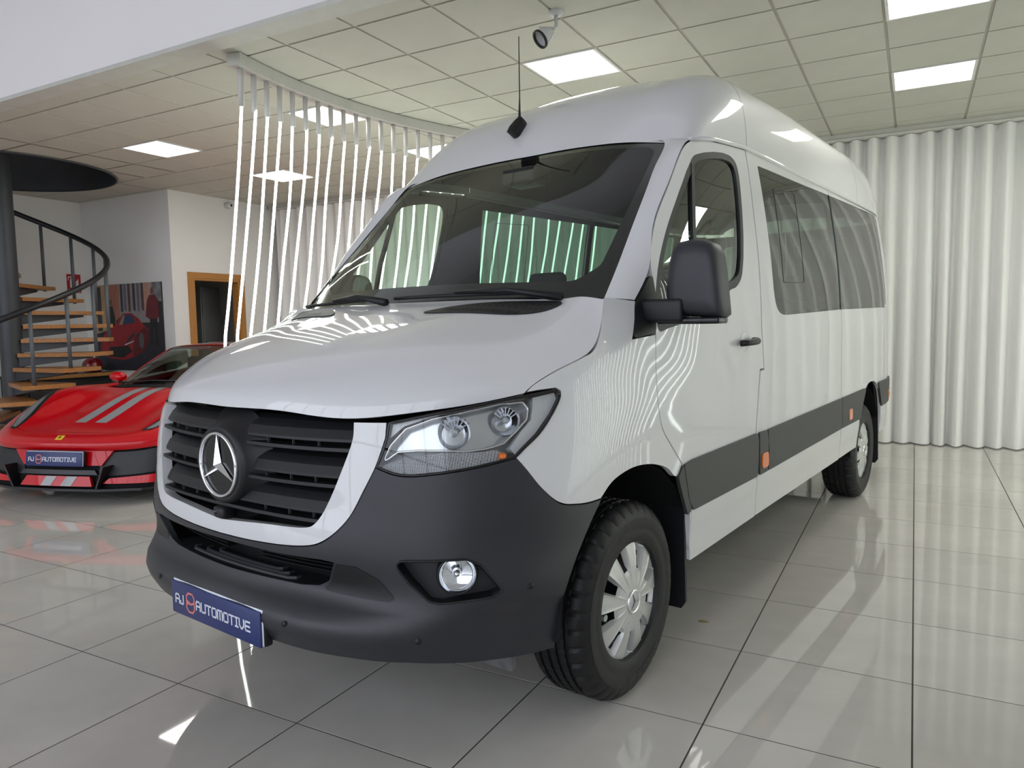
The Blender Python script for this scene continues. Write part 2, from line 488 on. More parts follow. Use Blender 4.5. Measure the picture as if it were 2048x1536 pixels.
# --- ceiling: suspended grid with mineral tiles
CX, CY, CTX, CTY = -0.835, 2.46, 0.608, 0.58
GRID_M = mat('ceiling_grid', srgb(176, 172, 160), 0.6, vary=0.02)
CT_M = mat('ceiling_tile_mineral', srgb(198, 197, 184), 0.85, vary=0.03, scale=3, bump=0.25, bscale=300)
WELL = [(-8.0 + 1.268 * math.cos(2 * math.pi * k / 72), 2.42 + 1.268 * math.sin(2 * math.pi * k / 72)) for k in range(72)]
def plate_vf(x0, x1, y0, y1, z0, z1):
    """slab with the round stairwell opening cut out of it"""
    r = delaunay_2d_cdt([Vector(v) for v in [(x0, y0), (x1, y0), (x1, y1), (x0, y1)] + WELL], [(0, 1), (1, 2), (2, 3), (3, 0)] + [(4 + i, 4 + (i + 1) % 72) for i in range(72)], [], 0, 1e-6)
    vv = [(v.x, v.y) for v in r[0]]; T_ = []
    for t in r[2]:
        cx = sum(vv[i][0] for i in t) / 3; cy = sum(vv[i][1] for i in t) / 3
        if x0 < cx < x1 and y0 < cy < y1 and math.hypot(cx + 8.0, cy - 2.42) > 1.266: T_.append(tuple(t))
    n_ = len(vv)
    return [(a, b_, z0) for a, b_ in vv] + [(a, b_, z1) for a, b_ in vv], [t[::-1] for t in T_] + [tuple(i + n_ for i in t) for t in T_]
V, F = plate_vf(ROOM_X0, ROOM_X1, 0.95, ROOM_Y1, CEIL, CEIL + .12)
ceiling = struct('ceiling', V, F, GRID_M)
PANELS = [(-8, 0), (-4, 0), (0, 0), (4, 0), (8, 0), (-8, 3), (-4, 3), (4, 3), (8, 3)]
bw = 0.011
cb, cf = box_vf(bw, CTX - bw, bw, CTY - bw, -0.006, 0.02)
c_me = None
for i in range(-15, 12):
    for j in range(-3, 7):
        x0, y0 = CX + i * CTX, CY + j * CTY
        if (i, j) in PANELS: continue
        xa, xb, ya, yb = max(x0 + bw, ROOM_X0), min(x0 + CTX - bw, ROOM_X1), max(y0 + bw, 1.03), min(y0 + CTY - bw, ROOM_Y1)
        if xb - xa < .05 or yb - ya < .05: continue
        if x0 + CTX < -7.4 and y0 > 4.3: continue
        far = max(math.hypot(x_ + 8.0, y_ - 2.42) for x_ in (xa, xb) for y_ in (ya, yb)); px_, py_ = min(max(-8.0, xa), xb), min(max(2.42, ya), yb)
        if far < 1.27: continue
        if math.hypot(px_ + 8.0, py_ - 2.42) < 1.27:
            V, F = plate_vf(xa, xb, ya, yb, CEIL - .006, CEIL + .02)
            if F: mk('ceiling_tile', V, F, CT_M, ceiling)
            continue
        if xb - xa < CTX - 2.1 * bw or yb - ya < CTY - 2.1 * bw:
            V, F = box_vf(xa, xb, ya, yb, CEIL - .006, CEIL + .02); mk('ceiling_tile', V, F, CT_M, ceiling)
        elif c_me is None:
            o = mk('ceiling_tile', cb, cf, CT_M, ceiling, loc=(x0, y0, CEIL)); c_me = o.data
        else:
            o = bpy.data.objects.new('ceiling_tile', c_me); o.location = (x0, y0, CEIL); link(o, ceiling)

# --- LED ceiling panels
def emit_mat(name, col, strength):
    m = bpy.data.materials.new(name); m.use_nodes = True
    N = m.node_tree.nodes; L = m.node_tree.links; b = N['Principled BSDF']
    b.inputs['Base Color'].default_value = (.8, .8, .8, 1); b.inputs['Roughness'].default_value = .5
    tc = N.new('ShaderNodeTexCoord'); nz = N.new('ShaderNodeTexNoise'); nz.inputs['Scale'].default_value = 3
    mr = N.new('ShaderNodeMapRange'); mr.inputs['To Min'].default_value = strength * .95; mr.inputs['To Max'].default_value = strength * 1.05
    L.new(tc.outputs['Object'], nz.inputs['Vector']); L.new(nz.outputs['Fac'], mr.inputs['Value']); L.new(mr.outputs['Result'], b.inputs['Emission Strength'])
    b.inputs['Emission Color'].default_value = col
    return m
PANEL_E = emit_mat('led_panel_diffuser', (1.0, 0.985, 0.93, 1), LED_PANEL)
PANEL_F = mat('led_panel_frame', srgb(225, 225, 222), .5)
LBL = {(-8, 0): 'square LED ceiling panel beside the round stairwell opening', (-4, 0): 'square LED ceiling panel seen behind the tops of the hanging light bars',
       (0, 0): 'square LED ceiling panel next to the ceiling spotlight', (4, 0): 'square LED ceiling panel over the open floor, on the side away from the curtain',
       (-8, 3): 'square LED ceiling panel in front of the grey pleated curtain', (-4, 3): 'square LED ceiling panel crossed by light bars above the van windscreen',
       (4, 3): 'square LED ceiling panel over the open floor, nearest to the white sheer curtain'}
for (i, j) in PANELS:
    x0, y0 = CX + i * CTX, CY + j * CTY
    lb = LBL.get((i, j), 'square LED ceiling panel in the column beyond the open floor')
    t_ = thing('ceiling_led_panel_offscreen' if i == 8 else 'ceiling_led_panel', lb, 'ceiling light', (x0 + CTX / 2, y0 + CTY / 2, CEIL), 0, 'square LED panels in the tiled ceiling')
    hx, hy = CTX / 2 - .008, CTY / 2 - .008
    fr = [box_vf(-hx, hx, -hy, -hy + .02, -.012, .02), box_vf(-hx, hx, hy - .02, hy, -.012, .02), box_vf(-hx, -hx + .02, -hy + .02, hy - .02, -.012, .02), box_vf(hx - .02, hx, -hy + .02, hy - .02, -.012, .02)]
    V, F = join_vf(fr); mk('frame', V, F, PANEL_F, t_)
    V, F = box_vf(-hx + .02, hx - .02, -hy + .02, hy - .02, -.008, .015); mk('diffuser', V, F, PANEL_E, t_)

# --- walls
sbox('wall_back', (-7.38, ROOM_X1, ROOM_Y1, ROOM_Y1 + .15, 0, CEIL), mat('back_wall_paint', srgb(200, 198, 200), .8, vary=.02, scale=2))
sbox('wall_left', (ROOM_X0 - .15, ROOM_X0, ROOM_Y0, 6.6, 0, 5.8), WHITE)
sbox('wall_poster_side', (ROOM_X0, -7.38, 4.27, 4.40, 0, CEIL), WHITE)
dy0, dy1, dz = 4.60, 5.44, 2.09
V, F = join_vf([box_vf(-7.50, -7.38, 4.40, dy0, 0, CEIL), box_vf(-7.50, -7.38, dy1, 6.6, 0, CEIL), box_vf(-7.50, -7.38, dy0, dy1, dz, CEIL)])
struct('wall_door_side', V, F, WHITE)
sbox('wall_storeroom', (ROOM_X0, -7.5, 6.45, 6.6, 0, CEIL), WHITE)
sbox('wall_right', (ROOM_X1, ROOM_X1 + .15, ROOM_Y0, 6.6, 0, 5.8), WHITE)
SOFF = mat('bulkhead_plaster', srgb(244, 240, 240), .75, vary=.012, scale=1.2)
sbox('wall_upper', (ROOM_X0, ROOM_X1, 0.90, 1.03, CEIL - .02, 5.8), SOFF)
sbox('ceiling_upper', (ROOM_X0, ROOM_X1, ROOM_Y0, 0.90, 5.8, 5.95), SOFF)
# trim under the bulkhead
sbox('trim_1', (ROOM_X0, ROOM_X1, 0.885, 1.045, CEIL - .05, CEIL - .02), mat('bulkhead_trim', srgb(200, 200, 192), .6))
# glazed front behind the camera
ALU = mat('dark_aluminium', srgb(70, 72, 76), .4, metal=.6)
parts = []
x = ROOM_X0
while x < ROOM_X1 + .1:
    parts.append(box_vf(x - .04, x + .04, ROOM_Y0 - .06, ROOM_Y0 + .06, 0, 5.8)); x += 1.93
for zz in (0.04, 2.7, 5.76): parts.append(box_vf(ROOM_X0, ROOM_X1, ROOM_Y0 - .05, ROOM_Y0 + .05, zz - .04, zz + .04))
V, F = join_vf(parts); struct('window_front_offscreen', V, F, ALU)   # glazed shop front behind the camera: daylight enters here
sbox('ground_outside', (-40, 40, -40, 40, -.30, -.13), mat('asphalt', srgb(120, 120, 120), .9))
# skirting
SK = mat('skirting', srgb(190, 188, 184), .5)
sbox('baseboard_left', (ROOM_X0, ROOM_X0 + .015, ROOM_Y0, 4.27, 0, .08), SK)
sbox('baseboard_poster', (ROOM_X0 + .015, -7.38, 4.255, 4.27, 0, .08), SK)

# --- doorway with oak frame
OAK = mat('oak_veneer', srgb(176, 122, 60), .45, vary=.18, scale=6, wood=True)
door = sbox('door_1', (-7.395, -7.36, dy0 - .085, dy0, 0, dz + .085), OAK)
for nm, b in (('door_jamb', (-7.395, -7.36, dy1, dy1 + .085, 0, dz + .085)), ('door_head', (-7.395, -7.36, dy0, dy1, dz, dz + .085)),
              ('door_lining', (-7.50, -7.37, dy0, dy0 + .03, 0, dz)), ('door_lining', (-7.50, -7.37, dy1 - .03, dy1, 0, dz)), ('door_lining', (-7.50, -7.37, dy0 + .03, dy1 - .03, dz - .03, dz))):
    V, F = box_vf(*b); mk(nm, V, F, OAK, door)
# store room contents
t_ = thing('storage_locker', 'grey metal locker standing inside the dark doorway', 'locker', (-8.45, 5.55, 0))
LK = mat('locker_steel', srgb(120, 122, 122), .45, metal=.3)
box('body', (-.25, .25, -.18, .20, 0.0, 2.02), LK, t_, bevel=.01)
box('door', (.25, .268, -.16, .18, .05, 1.98), LK, t_, bevel=.006)
box('handle', (.268, .285, -.14, -.115, 1.0, 1.15), ALU, t_, bevel=.004)
t_ = thing('storage_shelf', 'dark shelf unit with folded goods inside the doorway', 'shelf', (-9.0, 4.66, 0))
DK = mat('dark_shelf_board', srgb(96, 84, 70), .6)
box('side_panel', (-.35, -.32, -.2, .2, 0, 2.0), DK, t_); box('side_panel', (.62, .65, -.2, .2, 0, 2.0), DK, t_)
for zz in (.45, .9, 1.35, 1.95): box('shelf_board', (-.32, .62, -.2, .2, zz, zz + .03), mat('pale_shelf_board', srgb(170, 160, 140), .6), t_)
o = box('folded_bundle', (-.08, .42, -.15, .15, 0, .24), mat('blue_grey_cloth', srgb(96, 120, 130), .7, vary=.25), None, bevel=.05, seg=3, loc=(-9.0, 4.66, .931))
tag(o, 'blue grey bundle on a store room shelf', 'bundle')
# --- curtains
def curtain_material(name, a, tl_=.3, tr_=.10):
    m = bpy.data.materials.new(name); m.use_nodes = True
    N = m.node_tree.nodes; L = m.node_tree.links
    for n in list(N): N.remove(n)
    out = N.new('ShaderNodeOutputMaterial'); df = N.new('ShaderNodeBsdfDiffuse'); tl = N.new('ShaderNodeBsdfTranslucent'); tr = N.new('ShaderNodeBsdfTransparent')
    m1 = N.new('ShaderNodeMixShader'); m2 = N.new('ShaderNodeMixShader')
    tc = N.new('ShaderNodeTexCoord'); mp = N.new('ShaderNodeMapping'); mp.inputs['Scale'].default_value = (40, 40, 3)
    nz = N.new('ShaderNodeTexNoise'); nz.inputs['Scale'].default_value = 6; rp = N.new('ShaderNodeValToRGB')
    L.new(tc.outputs['Object'], mp.inputs['Vector']); L.new(mp.outputs['Vector'], nz.inputs['Vector']); L.new(nz.outputs['Fac'], rp.inputs['Fac'])
    rp.color_ramp.elements[0].color = (a[0] * .94, a[1] * .94, a[2] * .94, 1); rp.color_ramp.elements[1].color = a
    L.new(rp.outputs['Color'], df.inputs['Color']); L.new(rp.outputs['Color'], tl.inputs['Color'])
    m1.inputs['Fac'].default_value = tl_; m2.inputs['Fac'].default_value = tr_
    L.new(df.outputs[0], m1.inputs[1]); L.new(tl.outputs[0], m1.inputs[2]); L.new(m1.outputs[0], m2.inputs[1]); L.new(tr.outputs[0], m2.inputs[2]); L.new(m2.outputs[0], out.inputs['Surface'])
    return m
CURT = curtain_material('sheer_white_fabric', srgb(250, 249, 245), .12, .07)
def curtain(name, label, x0, x1, y, seed, m, wave=.165, amp=.05, turn=False):
    rnd = random.Random(seed); n = int((x1 - x0) / wave); nx = n * 10 + 1
    ph = [rnd.uniform(-.6, .6) for _ in range(n + 2)]; am = [rnd.uniform(.5, 1.35) for _ in range(n + 2)]
    t_ = thing(name, label, 'curtain', (0, 0, 0), math.pi / 2 if turn else 0)
    zs = [0.012, .05, .15, .4, .8, 1.3, 1.8, 2.3, 2.7, 2.95, 3.08, 3.222]
    V = []; F = []
    for k, z in enumerate(zs):
        w = min(1, z / 3.19)
        for i in range(nx):
            s = i / 10; q = int(s); fr = s - q
            p_ = ph[q] * (1 - fr) + ph[q + 1] * fr; a_ = am[q] * (1 - fr) + am[q + 1] * fr
            tt = 2 * math.pi * s + p_ * (1 - w) * 2.2
            yy = y + math.sin(tt) * amp * a_ * (1.0 - .25 * w) + .25 * amp * math.sin(2 * tt + p_ * 5) * (1 - w)
            xx = x0 + (x1 - x0) * i / (nx - 1) + math.cos(tt) * .016 * (1.1 - w)
            V.append((xx, yy, z))
    for k in range(len(zs) - 1):
        for i in range(nx - 1): F.append((k * nx + i, k * nx + i + 1, (k + 1) * nx + i + 1, (k + 1) * nx + i))
    mk('pleated_fabric', V, F, m, t_, smooth=True)
    # header tape: doubled band along the top
    V = []; F = []
    for k, z in enumerate((3.10, 3.226)):
        for i in range(nx):
            s = i / 10; q = int(s); fr = s - q
            p_ = ph[q] * (1 - fr) + ph[q + 1] * fr; a_ = am[q] * (1 - fr) + am[q + 1] * fr
            V.append((x0 + (x1 - x0) * i / (nx - 1), y - .006 + math.sin(2 * math.pi * s) * amp * a_ * .75, z))
    for i in range(nx - 1): F.append((i, i + 1, nx + i + 1, nx + i))
    mk('header_tape', V, F, m, t_, smooth=True)
    # gliders under the rail
    parts = []
    for q in range(n):
        xx = x0 + (q + .75) * (x1 - x0) / n
        parts.append(box_vf(xx - .012, xx + .012, y - .01, y + .01, 3.205, 3.2301))
    for vf in parts: mk('glider', vf[0], vf[1], BLK_GLIDE, t_)
    return t_
BLK_GLIDE = mat('black_glider', srgb(30, 30, 32), .5)
curtain('curtain', 'white sheer floor length curtain behind the van and along the glossy floor', -0.6, 6.0, 6.22, 3, CURT, amp=.068)
curtain('curtain', 'sheer white curtain hanging along the side wall', -7.3, 5.3, -6.17, 9, CURT, wave=.21, turn=True)
curtain('curtain', 'grey pleated curtain behind the row of light bars', -7.25, -0.75, 6.12, 5, CURT, wave=.19, amp=.055)
RAIL = mat('white_rail', srgb(205, 203, 196), .45)
t_ = thing('curtain_rail', 'long white rail carrying the white sheer curtain', 'curtain rail', (0, 0, 0))
box('rail_body', (-.65, 5.95, 6.16, 6.28, 3.23, 3.31), RAIL, t_, bevel=.012)
box('rail_lip', (-.65, 5.95, 6.135, 6.16, 3.232, 3.25), RAIL, t_, bevel=.005)
t_ = thing('curtain_rail', 'long white rail carrying the grey pleated curtain', 'curtain rail', (0, 0, 0))
box('rail_body', (-7.36, -.70, 6.06, 6.18, 3.23, 3.31), RAIL, t_, bevel=.012)
box('rail_lip', (-7.36, -.70, 6.035, 6.06, 3.232, 3.25), RAIL, t_, bevel=.005)

t_ = thing('curtain_rail', 'white rail carrying the sheer curtain along the side wall', 'curtain rail', (0, 0, 0))
box('rail_body', (6.11, 6.23, -7.35, 5.35, 3.232, 3.31), RAIL, t_, bevel=.012)
# --- curved track with hanging light bars
ACX, ACY, AR = 1.62, 2.15, 4.20
def arc(s):   # s = arc length measured from y=2.15 (towards +y)
    a = s / AR; return (ACX - AR * math.cos(a), ACY + AR * math.sin(a))
TRK = mat('white_track', srgb(215, 214, 208), .45)
t_ = thing('light_bar_track', 'curved white ceiling track from which the light bars hang', 'light track', (0, 0, 0))
V = []; F = []; ns = 48
for k in range(ns + 1):
    s = -.96 + (4.46) * k / ns; x_, y_ = arc(s); a = s / AR; nx_, ny_ = -math.cos(a), math.sin(a)
    for dx, z in ((-.055, 3.215), (.055, 3.215), (.055, 3.300), (-.055, 3.300)): V.append((x_ + nx_ * dx, y_ + ny_ * dx, z))
for k in range(ns):
    for j in range(4): F.append((k * 4 + j, k * 4 + (j + 1) % 4, (k + 1) * 4 + (j + 1) % 4, (k + 1) * 4 + j))
F.append((0, 1, 2, 3)); F.append((ns * 4 + 3, ns * 4 + 2, ns * 4 + 1, ns * 4))
mk('track_body', V, F, TRK, t_)
BAR_E = emit_mat('led_bar_tube', (.90, 1.0, .93, 1), LED_BAR)
SLV = mat('white_sleeve', srgb(210, 208, 205), .5)
rnd = random.Random(11)
def light_bar(name, lab, grp, x_, y_, k, sg):
    b_ = thing(name, lab, 'light bar', (x_, y_, 0), 0, grp)
    tube('sleeve', [(0, 0, 3.2155), (-.005 * sg, 0, 2.95)], .021, SLV, b_, n=10)
    P = []; w1 = rnd.uniform(-.016, .016); w2 = rnd.uniform(-.014, .014)
    for q in range(15):
        z = 2.96 - (2.96 - .06) * q / 14; dd = (2.96 - z) / 1.72
        lean = -.005 - .30 * dd * (.72 + .28 * min(dd, 1.2)) if dd < 1.05 else -.305 - .20 * (dd - 1.05)
        P.append((sg * (lean + w1 * math.sin(2.2 * z + k) + w2 * math.sin(5.1 * z + 2 * k)), .25 * w2 * math.sin(3 * z), z))
    tube('led_tube', P, .0105, BAR_E, b_, n=8)
    tube('end_cap', [P[-1], (P[-1][0], P[-1][1], .02)], .018, SLV, b_, n=8)
for k in range(30):
    x_, y_ = arc(-.885 + .1485 * k)
    lab = 'white sleeved LED light bar at the free end of the curved track' if k == 0 else 'white sleeved LED light bar hanging in the curved row'
    light_bar('light_bar', lab, None if k == 0 else 'LED bars hanging from the curved track', x_, y_, k, 1)
# the opposite stretch of the same round track: the photograph shows its bars mirrored as separate lines in the van's wing and door
t_ = thing('light_bar_track_offscreen', 'curved white ceiling track on the side of the van facing the open floor', 'light track', (0, 0, 0))
V = []; F = []; ns = 48
def arc_r(s): a = s / AR; return (ACX + AR * math.cos(a), ACY + AR * math.sin(a))
for k in range(ns + 1):
    s = -.96 + 4.46 * k / ns; x_, y_ = arc_r(s); a = s / AR; nx_, ny_ = math.cos(a), math.sin(a)
    for dx, z in ((-.055, 3.215), (.055, 3.215), (.055, 3.300), (-.055, 3.300)): V.append((x_ + nx_ * dx, y_ + ny_ * dx, z))
for k in range(ns):
    for j in range(4): F.append((k * 4 + j, k * 4 + (j + 1) % 4, (k + 1) * 4 + (j + 1) % 4, (k + 1) * 4 + j))
F.append((0, 1, 2, 3)); F.append((ns * 4 + 3, ns * 4 + 2, ns * 4 + 1, ns * 4))
mk('track_body', V, F, TRK, t_)
for k in range(30):
    x_, y_ = arc_r(-.885 + .1485 * k)
    light_bar('light_bar_offscreen', 'LED light bar of the row reflected in the van wing and door', 'LED bars reflected in the van side', x_, y_, k + 40, .3)
# --- ceiling spotlight
SPW = mat('white_lacquer', srgb(205, 205, 205), .4)
t_ = thing('ceiling_spotlight', 'small white adjustable spotlight hanging from the ceiling grid', 'spotlight', (-.207, 1.762, CEIL))
lathe('mount_plate', [(0, -.035), (.035, -.035), (.045, -.02), (.048, 0), (0, 0)], SPW, t_, n=24)
tube('stem', [(0, 0, -.03), (0, 0, -.10), (-.02, -.015, -.125)], .013, SPW, t_)
hd = lathe('lamp_head', [(.012, .0), (.03, -.01), (.045, -.045), (.058, -.10), (.056, -.102), (.040, -.06), (0, -.05)], SPW, t_, n=28)
hd.location = (-.022, -.018, -.125); hd.rotation_euler = (math.radians(-38), math.radians(38), 0)
rg = lathe('black_rim', [(.050, -.098), (.060, -.098), (.060, -.112), (.050, -.112), (.050, -.098)], mat('black_rubber_ring', srgb(14, 14, 15), .5), hd, n=28)
tube('adjusting_rod', [(-.02, -.02, -.11), (-.10, -.04, -.10)], .006, SPW, t_)
# --- security camera
t_ = thing('security_camera', 'white dome security camera on the wall above the doorway', 'camera', (-7.38, 5.27, 3.20))
lathe('base', [(0, .0), (.045, .0), (.05, .02), (.05, .05), (0, .05)], SPW, t_, n=20, axis='x')
o = lathe('dome', [(0, .03)] + [(.05 * math.cos(a), .06 + .05 * math.sin(a) * 1.0) for a in [i * math.pi / 16 for i in range(9)]], SPW, t_, n=20, axis='x')
lathe('lens', [(0, .112), (.018, .108), (.02, .10)], mat('black_lens', srgb(8, 8, 9), .1), t_, n=16, axis='x')
# --- extinguisher sign
SG = mat('sign_red', srgb(168, 18, 34), .4); SGW = mat('sign_white', srgb(225, 222, 222), .45)
t_ = thing('extinguisher_sign', 'red fire extinguisher sign with white pictogram beside the stairs', 'sign', (ROOM_X0, 4.105, 2.075))
box('plate', (0, .006, -.105, .105, -.14, .14), SG, t_)
def on_x(V2, x): return [(x, a, b) for a, b in V2]
pic = []
pic.append(prism_vf([(-.06, -.06), (-.015, -.06), (-.015, .045), (-.025, .07), (-.05, .07), (-.06, .045)], .006, .009, 'x'))
pic.append(prism_vf([(-.045, .07), (-.03, .07), (-.03, .09), (-.045, .09)], .006, .009, 'x'))
pic.append(prism_vf([(-.08, .085), (-.02, .10), (-.02, .11), (-.085, .10), (-.09, .05), (-.082, .05)], .006, .009, 'x'))
for k in range(3):
    q = .03 * k - .045; pic.append(prism_vf([(.02, q), (.035, q - .008), (.075, q + .045), (.06, q + .05)], .006, .009, 'x'))
pic.append(prism_vf([(-.09, -.085), (.09, -.085), (.09, -.092), (-.09, -.092)], .006, .009, 'x'))
V, F = join_vf(pic); mk('pictogram', V, F, SGW, t_)
V2, F2, w_ = lettering('EXTINTOR', .026, .62, .005, .006)
mk('lettering', [(.0085, a - w_ / 2, b - .13) for a, b in V2], F2, SGW, t_)
# --- poster
t_ = thing('wall_poster', 'large unframed photo poster of a red car and two people', 'poster', (-8.42, 4.27, 1.395))
PW, PH = 1.62, 1.28
box('canvas', (-PW / 2, PW / 2, -.022, 0, -PH / 2, PH / 2), mat('poster_ground', srgb(38, 38, 46), .5, vary=.15, scale=5), t_)
def pm(n, c, v=.12): return mat('print_' + n, srgb(*c), .5, vary=v, scale=10)
pr = []   # (material, polygon in 0..1 poster coords)
pr.append((pm('cream', (176, 150, 112)), [(0.0, .42), (.33, .48), (.33, 1), (0, 1)]))
pr.append((pm('dark_arch', (62, 56, 60)), [(.06, .46), (.13, .46), (.13, .98), (.06, .98)]))
pr.append((pm('salmon', (164, 106, 88)), [(.26, .52), (.40, .62), (.40, 1), (.26, 1)]))
pr.append((pm('grey_street', (146, 140, 140)), [(.40, .55), (.95, .55), (.95, 1), (.40, 1)]))
for k, xx in enumerate((.42, .47, .53, .60, .66, .72)):
    pr.append((pm('facade_%d' % (k % 3), [(58, 52, 60), (104, 98, 114), (84, 64, 60)][k % 3]), [(xx, .68 + .02 * (k % 2)), (xx + .035, .68), (xx + .035, 1), (xx, 1)]))
pr.append((pm('pink_house', (178, 138, 120)), [(.76, .7), (.86, .7), (.86, 1), (.76, 1)]))
pr.append((pm('stone', (120, 120, 122), .4), [(.88, .8), (1, .78), (1, 1), (.88, 1)]))
pr.append((pm('road', (40, 40, 52)), [(0, 0), (1, 0), (1, .5), (.55, .55), (0, .42)]))
pr.append((pm('red_body', (150, 26, 36), .2), [(.08, .24), (.10, .36), (.22, .50), (.36, .56), (.44, .66), (.56, .665), (.66, .60), (.74, .52), (.80, .48), (.80, .33), (.72, .22), (.58, .16), (.42, .12), (.22, .14), (.13, .18)]))
pr.append((pm('red_dark', (96, 18, 26), .2), [(.60, .40), (.74, .50), (.80, .46), (.80, .33), (.72, .22), (.58, .16), (.56, .22)]))
pr.append((pm('blue_glass', (34, 62, 100)), [(.38, .53), (.46, .645), (.57, .64), (.62, .55)]))
pr.append((pm('pale_glass', (150, 138, 112)), [(.38, .53), (.45, .64), (.47, .64), (.43, .53)]))
pr.append((pm('grille_dark', (20, 20, 26)), [(.20, .16), (.42, .15), (.55, .22), (.50, .29), (.22, .27)]))
pr.append((pm('headlight_dark', (40, 48, 60)), [(.45, .30), (.60, .40), (.60, .45), (.50, .37)]))
pr.append((pm('headlight_white', (220, 220, 222)), [(.45, .29), (.58, .335), (.58, .345), (.45, .305)]))
pr.append((pm('wheel', (92, 90, 96)), [(.66, .28), (.70, .25), (.73, .32), (.72, .42), (.68, .44), (.655, .36)]))
pr.append((pm('jacket_black', (26, 26, 30)), [(.215, .60), (.245, .75), (.30, .75), (.33, .60), (.32, .52), (.23, .52)]))
pr.append((pm('skin', (112, 78, 66)), [(.25, .76), (.285, .76), (.29, .81), (.27, .835), (.248, .81)]))
pr.append((pm('sweater_red', (104, 34, 42)), [(.77, .62), (.80, .80), (.84, .86), (.91, .86), (.955, .80), (.955, .62), (.93, .585), (.82, .59)]))
pr.append((pm('trousers', (24, 24, 30)), [(.83, .595), (.93, .59), (.935, .28), (.89, .28), (.885, .5), (.86, .5), (.855, .30), (.82, .30)]))
pr.append((pm('skin', (112, 78, 66)), [(.855, .87), (.885, .87), (.895, .92), (.875, .95), (.852, .92)]))
me = bpy.data.meshes.new('printed_picture'); V = []; F = []; MI = []; ms = []
for k, (m_, pl) in enumerate(pr):
    if m_ not in ms: ms.append(m_)
    o = len(V); yy = -.0225 - .00012 * (k + 1)
    V += [((a - .5) * PW, yy, (b - .5) * PH) for a, b in ccw(pl)]; F.append(tuple(range(o, o + len(pl)))); MI.append(ms.index(m_))
me.from_pydata(V, [], F); me.update()
for m_ in ms: me.materials.append(m_)
me.polygons.foreach_set('material_index', MI)
link(bpy.data.objects.new('printed_picture', me), t_)

# --- spiral staircase
SCX, SCY = -8.0, 2.42
STEEL = mat('anthracite_steel', srgb(62, 64, 68), .45, vary=.08, scale=4, metal=.0)
STEEL2 = mat('grey_steel_post', srgb(92, 97, 102), .45, metal=.1)
RAILM = mat('black_handrail', srgb(34, 35, 38), .4)
TREADM = mat('beech_tread', srgb(178, 122, 68), .4, vary=.22, scale=5, wood=True)
st = thing('spiral_staircase', 'spiral staircase with beech treads, dark steel column and curved handrail', 'staircase', (SCX, SCY, 0))
lathe('column', [(.125, 0), (.125, 4.74)], STEEL, st, n=32)
lathe('stairwell_drum', [(1.262, 3.29), (1.262, 4.75), (0, 4.75)], STEEL, st, n=96)
lathe('stairwell_collar', [(1.262, 3.30), (1.262, 3.284), (1.282, 3.284), (1.282, 3.303)], STEEL, st, n=96)
VIEW = math.radians(-27)
rail = []
for k in range(-4, 12):           # k=1 is the fifth tread from the top visible one
    zt = 1.265 + .1745 * (5 - k)
    if zt < .06: continue
    a0 = VIEW + math.radians(165 - 21 * (k - 1)); hw = math.radians(14.5)
    ri, ro = .115, 1.12; poly = []
    for q in (-1, -.5, 0, .5, 1): poly.append((ro * math.cos(a0 + hw * q), ro * math.sin(a0 + hw * q)))
    w_ = .10
    poly += [(ri * math.cos(a0) - w_ * math.sin(a0), ri * math.sin(a0) + w_ * math.cos(a0)), (ri * math.cos(a0) + w_ * math.sin(a0), ri * math.sin(a0) - w_ * math.cos(a0))]
    V, F = prism_vf(ccw(poly), zt - .048, zt); tr_ = mk('tread', V, F, TREADM, st)
    # tapered steel bracket below the tread
    ca, sa = math.cos(a0), math.sin(a0); th = .03
    pts = []
    for rr, zz in ((.10, zt - .17), (.92, zt - .075), (.92, zt - .048), (.10, zt - .048)):
        for sg in (-1, 1): pts.append((rr * ca - sg * .10 * sa * (1 if rr > .5 else .6), rr * sa + sg * .10 * ca * (1 if rr > .5 else .6), zz))
    F = [(0, 2, 4, 6), (7, 5, 3, 1), (0, 1, 3, 2), (2, 3, 5, 4), (4, 5, 7, 6), (6, 7, 1, 0)]
    mk('tread_bracket', pts, F, STEEL, st)
    rb = 1.09
    ab = a0 - hw * .55
    tube('baluster', [(rb * math.cos(ab), rb * math.sin(ab), zt - .06), (rb * math.cos(ab), rb * math.sin(ab), zt + .86)], .021, STEEL2, st, n=10)
for q in range(140):
    kk = 11.3 - q * (15.8 / 139); a0 = VIEW + math.radians(165 - 21 * (kk - 1)) - math.radians(8)
    rail.append((1.10 * math.cos(a0), 1.10 * math.sin(a0), 1.265 + .1745 * (5 - kk) + .87))
tube('handrail', rail, .034, RAILM, st, n=10)
lathe('base_plate', [(0, 0), (.24, 0), (.24, .015), (0, .015)], STEEL, st, n=32)

# --- desk behind the stairs
t_ = thing('reception_desk', 'black desk with wooden edge standing behind the spiral stairs', 'desk', (-9.02, 3.55, 0))
BLKW = mat('black_laminate', srgb(22, 22, 24), .4)
box('desk_top', (-.38, .42, -.62, .62, .70, .74), BLKW, t_, bevel=.006)
box('wood_edge', (.42, .445, -.62, .62, .695, .745), OAK, t_, bevel=.004)
box('front_panel', (.30, .33, -.58, .58, .05, .70), BLKW, t_, bevel=.004)
box('side_panel', (-.36, .30, -.60, -.57, 0, .70), BLKW, t_); box('side_panel', (-.36, .30, .57, .60, 0, .70), BLKW, t_)
box('shelf_edge', (.33, .40, -.58, .58, .38, .41), OAK, t_, bevel=.004)
o = lathe('red_helmet', [(0, .22)] + [(.14 * math.sin(a), .09 + .13 * math.cos(a)) for a in [i * math.pi / 14 for i in range(1, 11)]] + [(0, .0)], mat('helmet_red', srgb(120, 16, 26), .25, coat=.5), None, n=24, loc=(-8.86, 3.95, .742))
tag(o, 'shiny red helmet lying on the black desk', 'helmet')
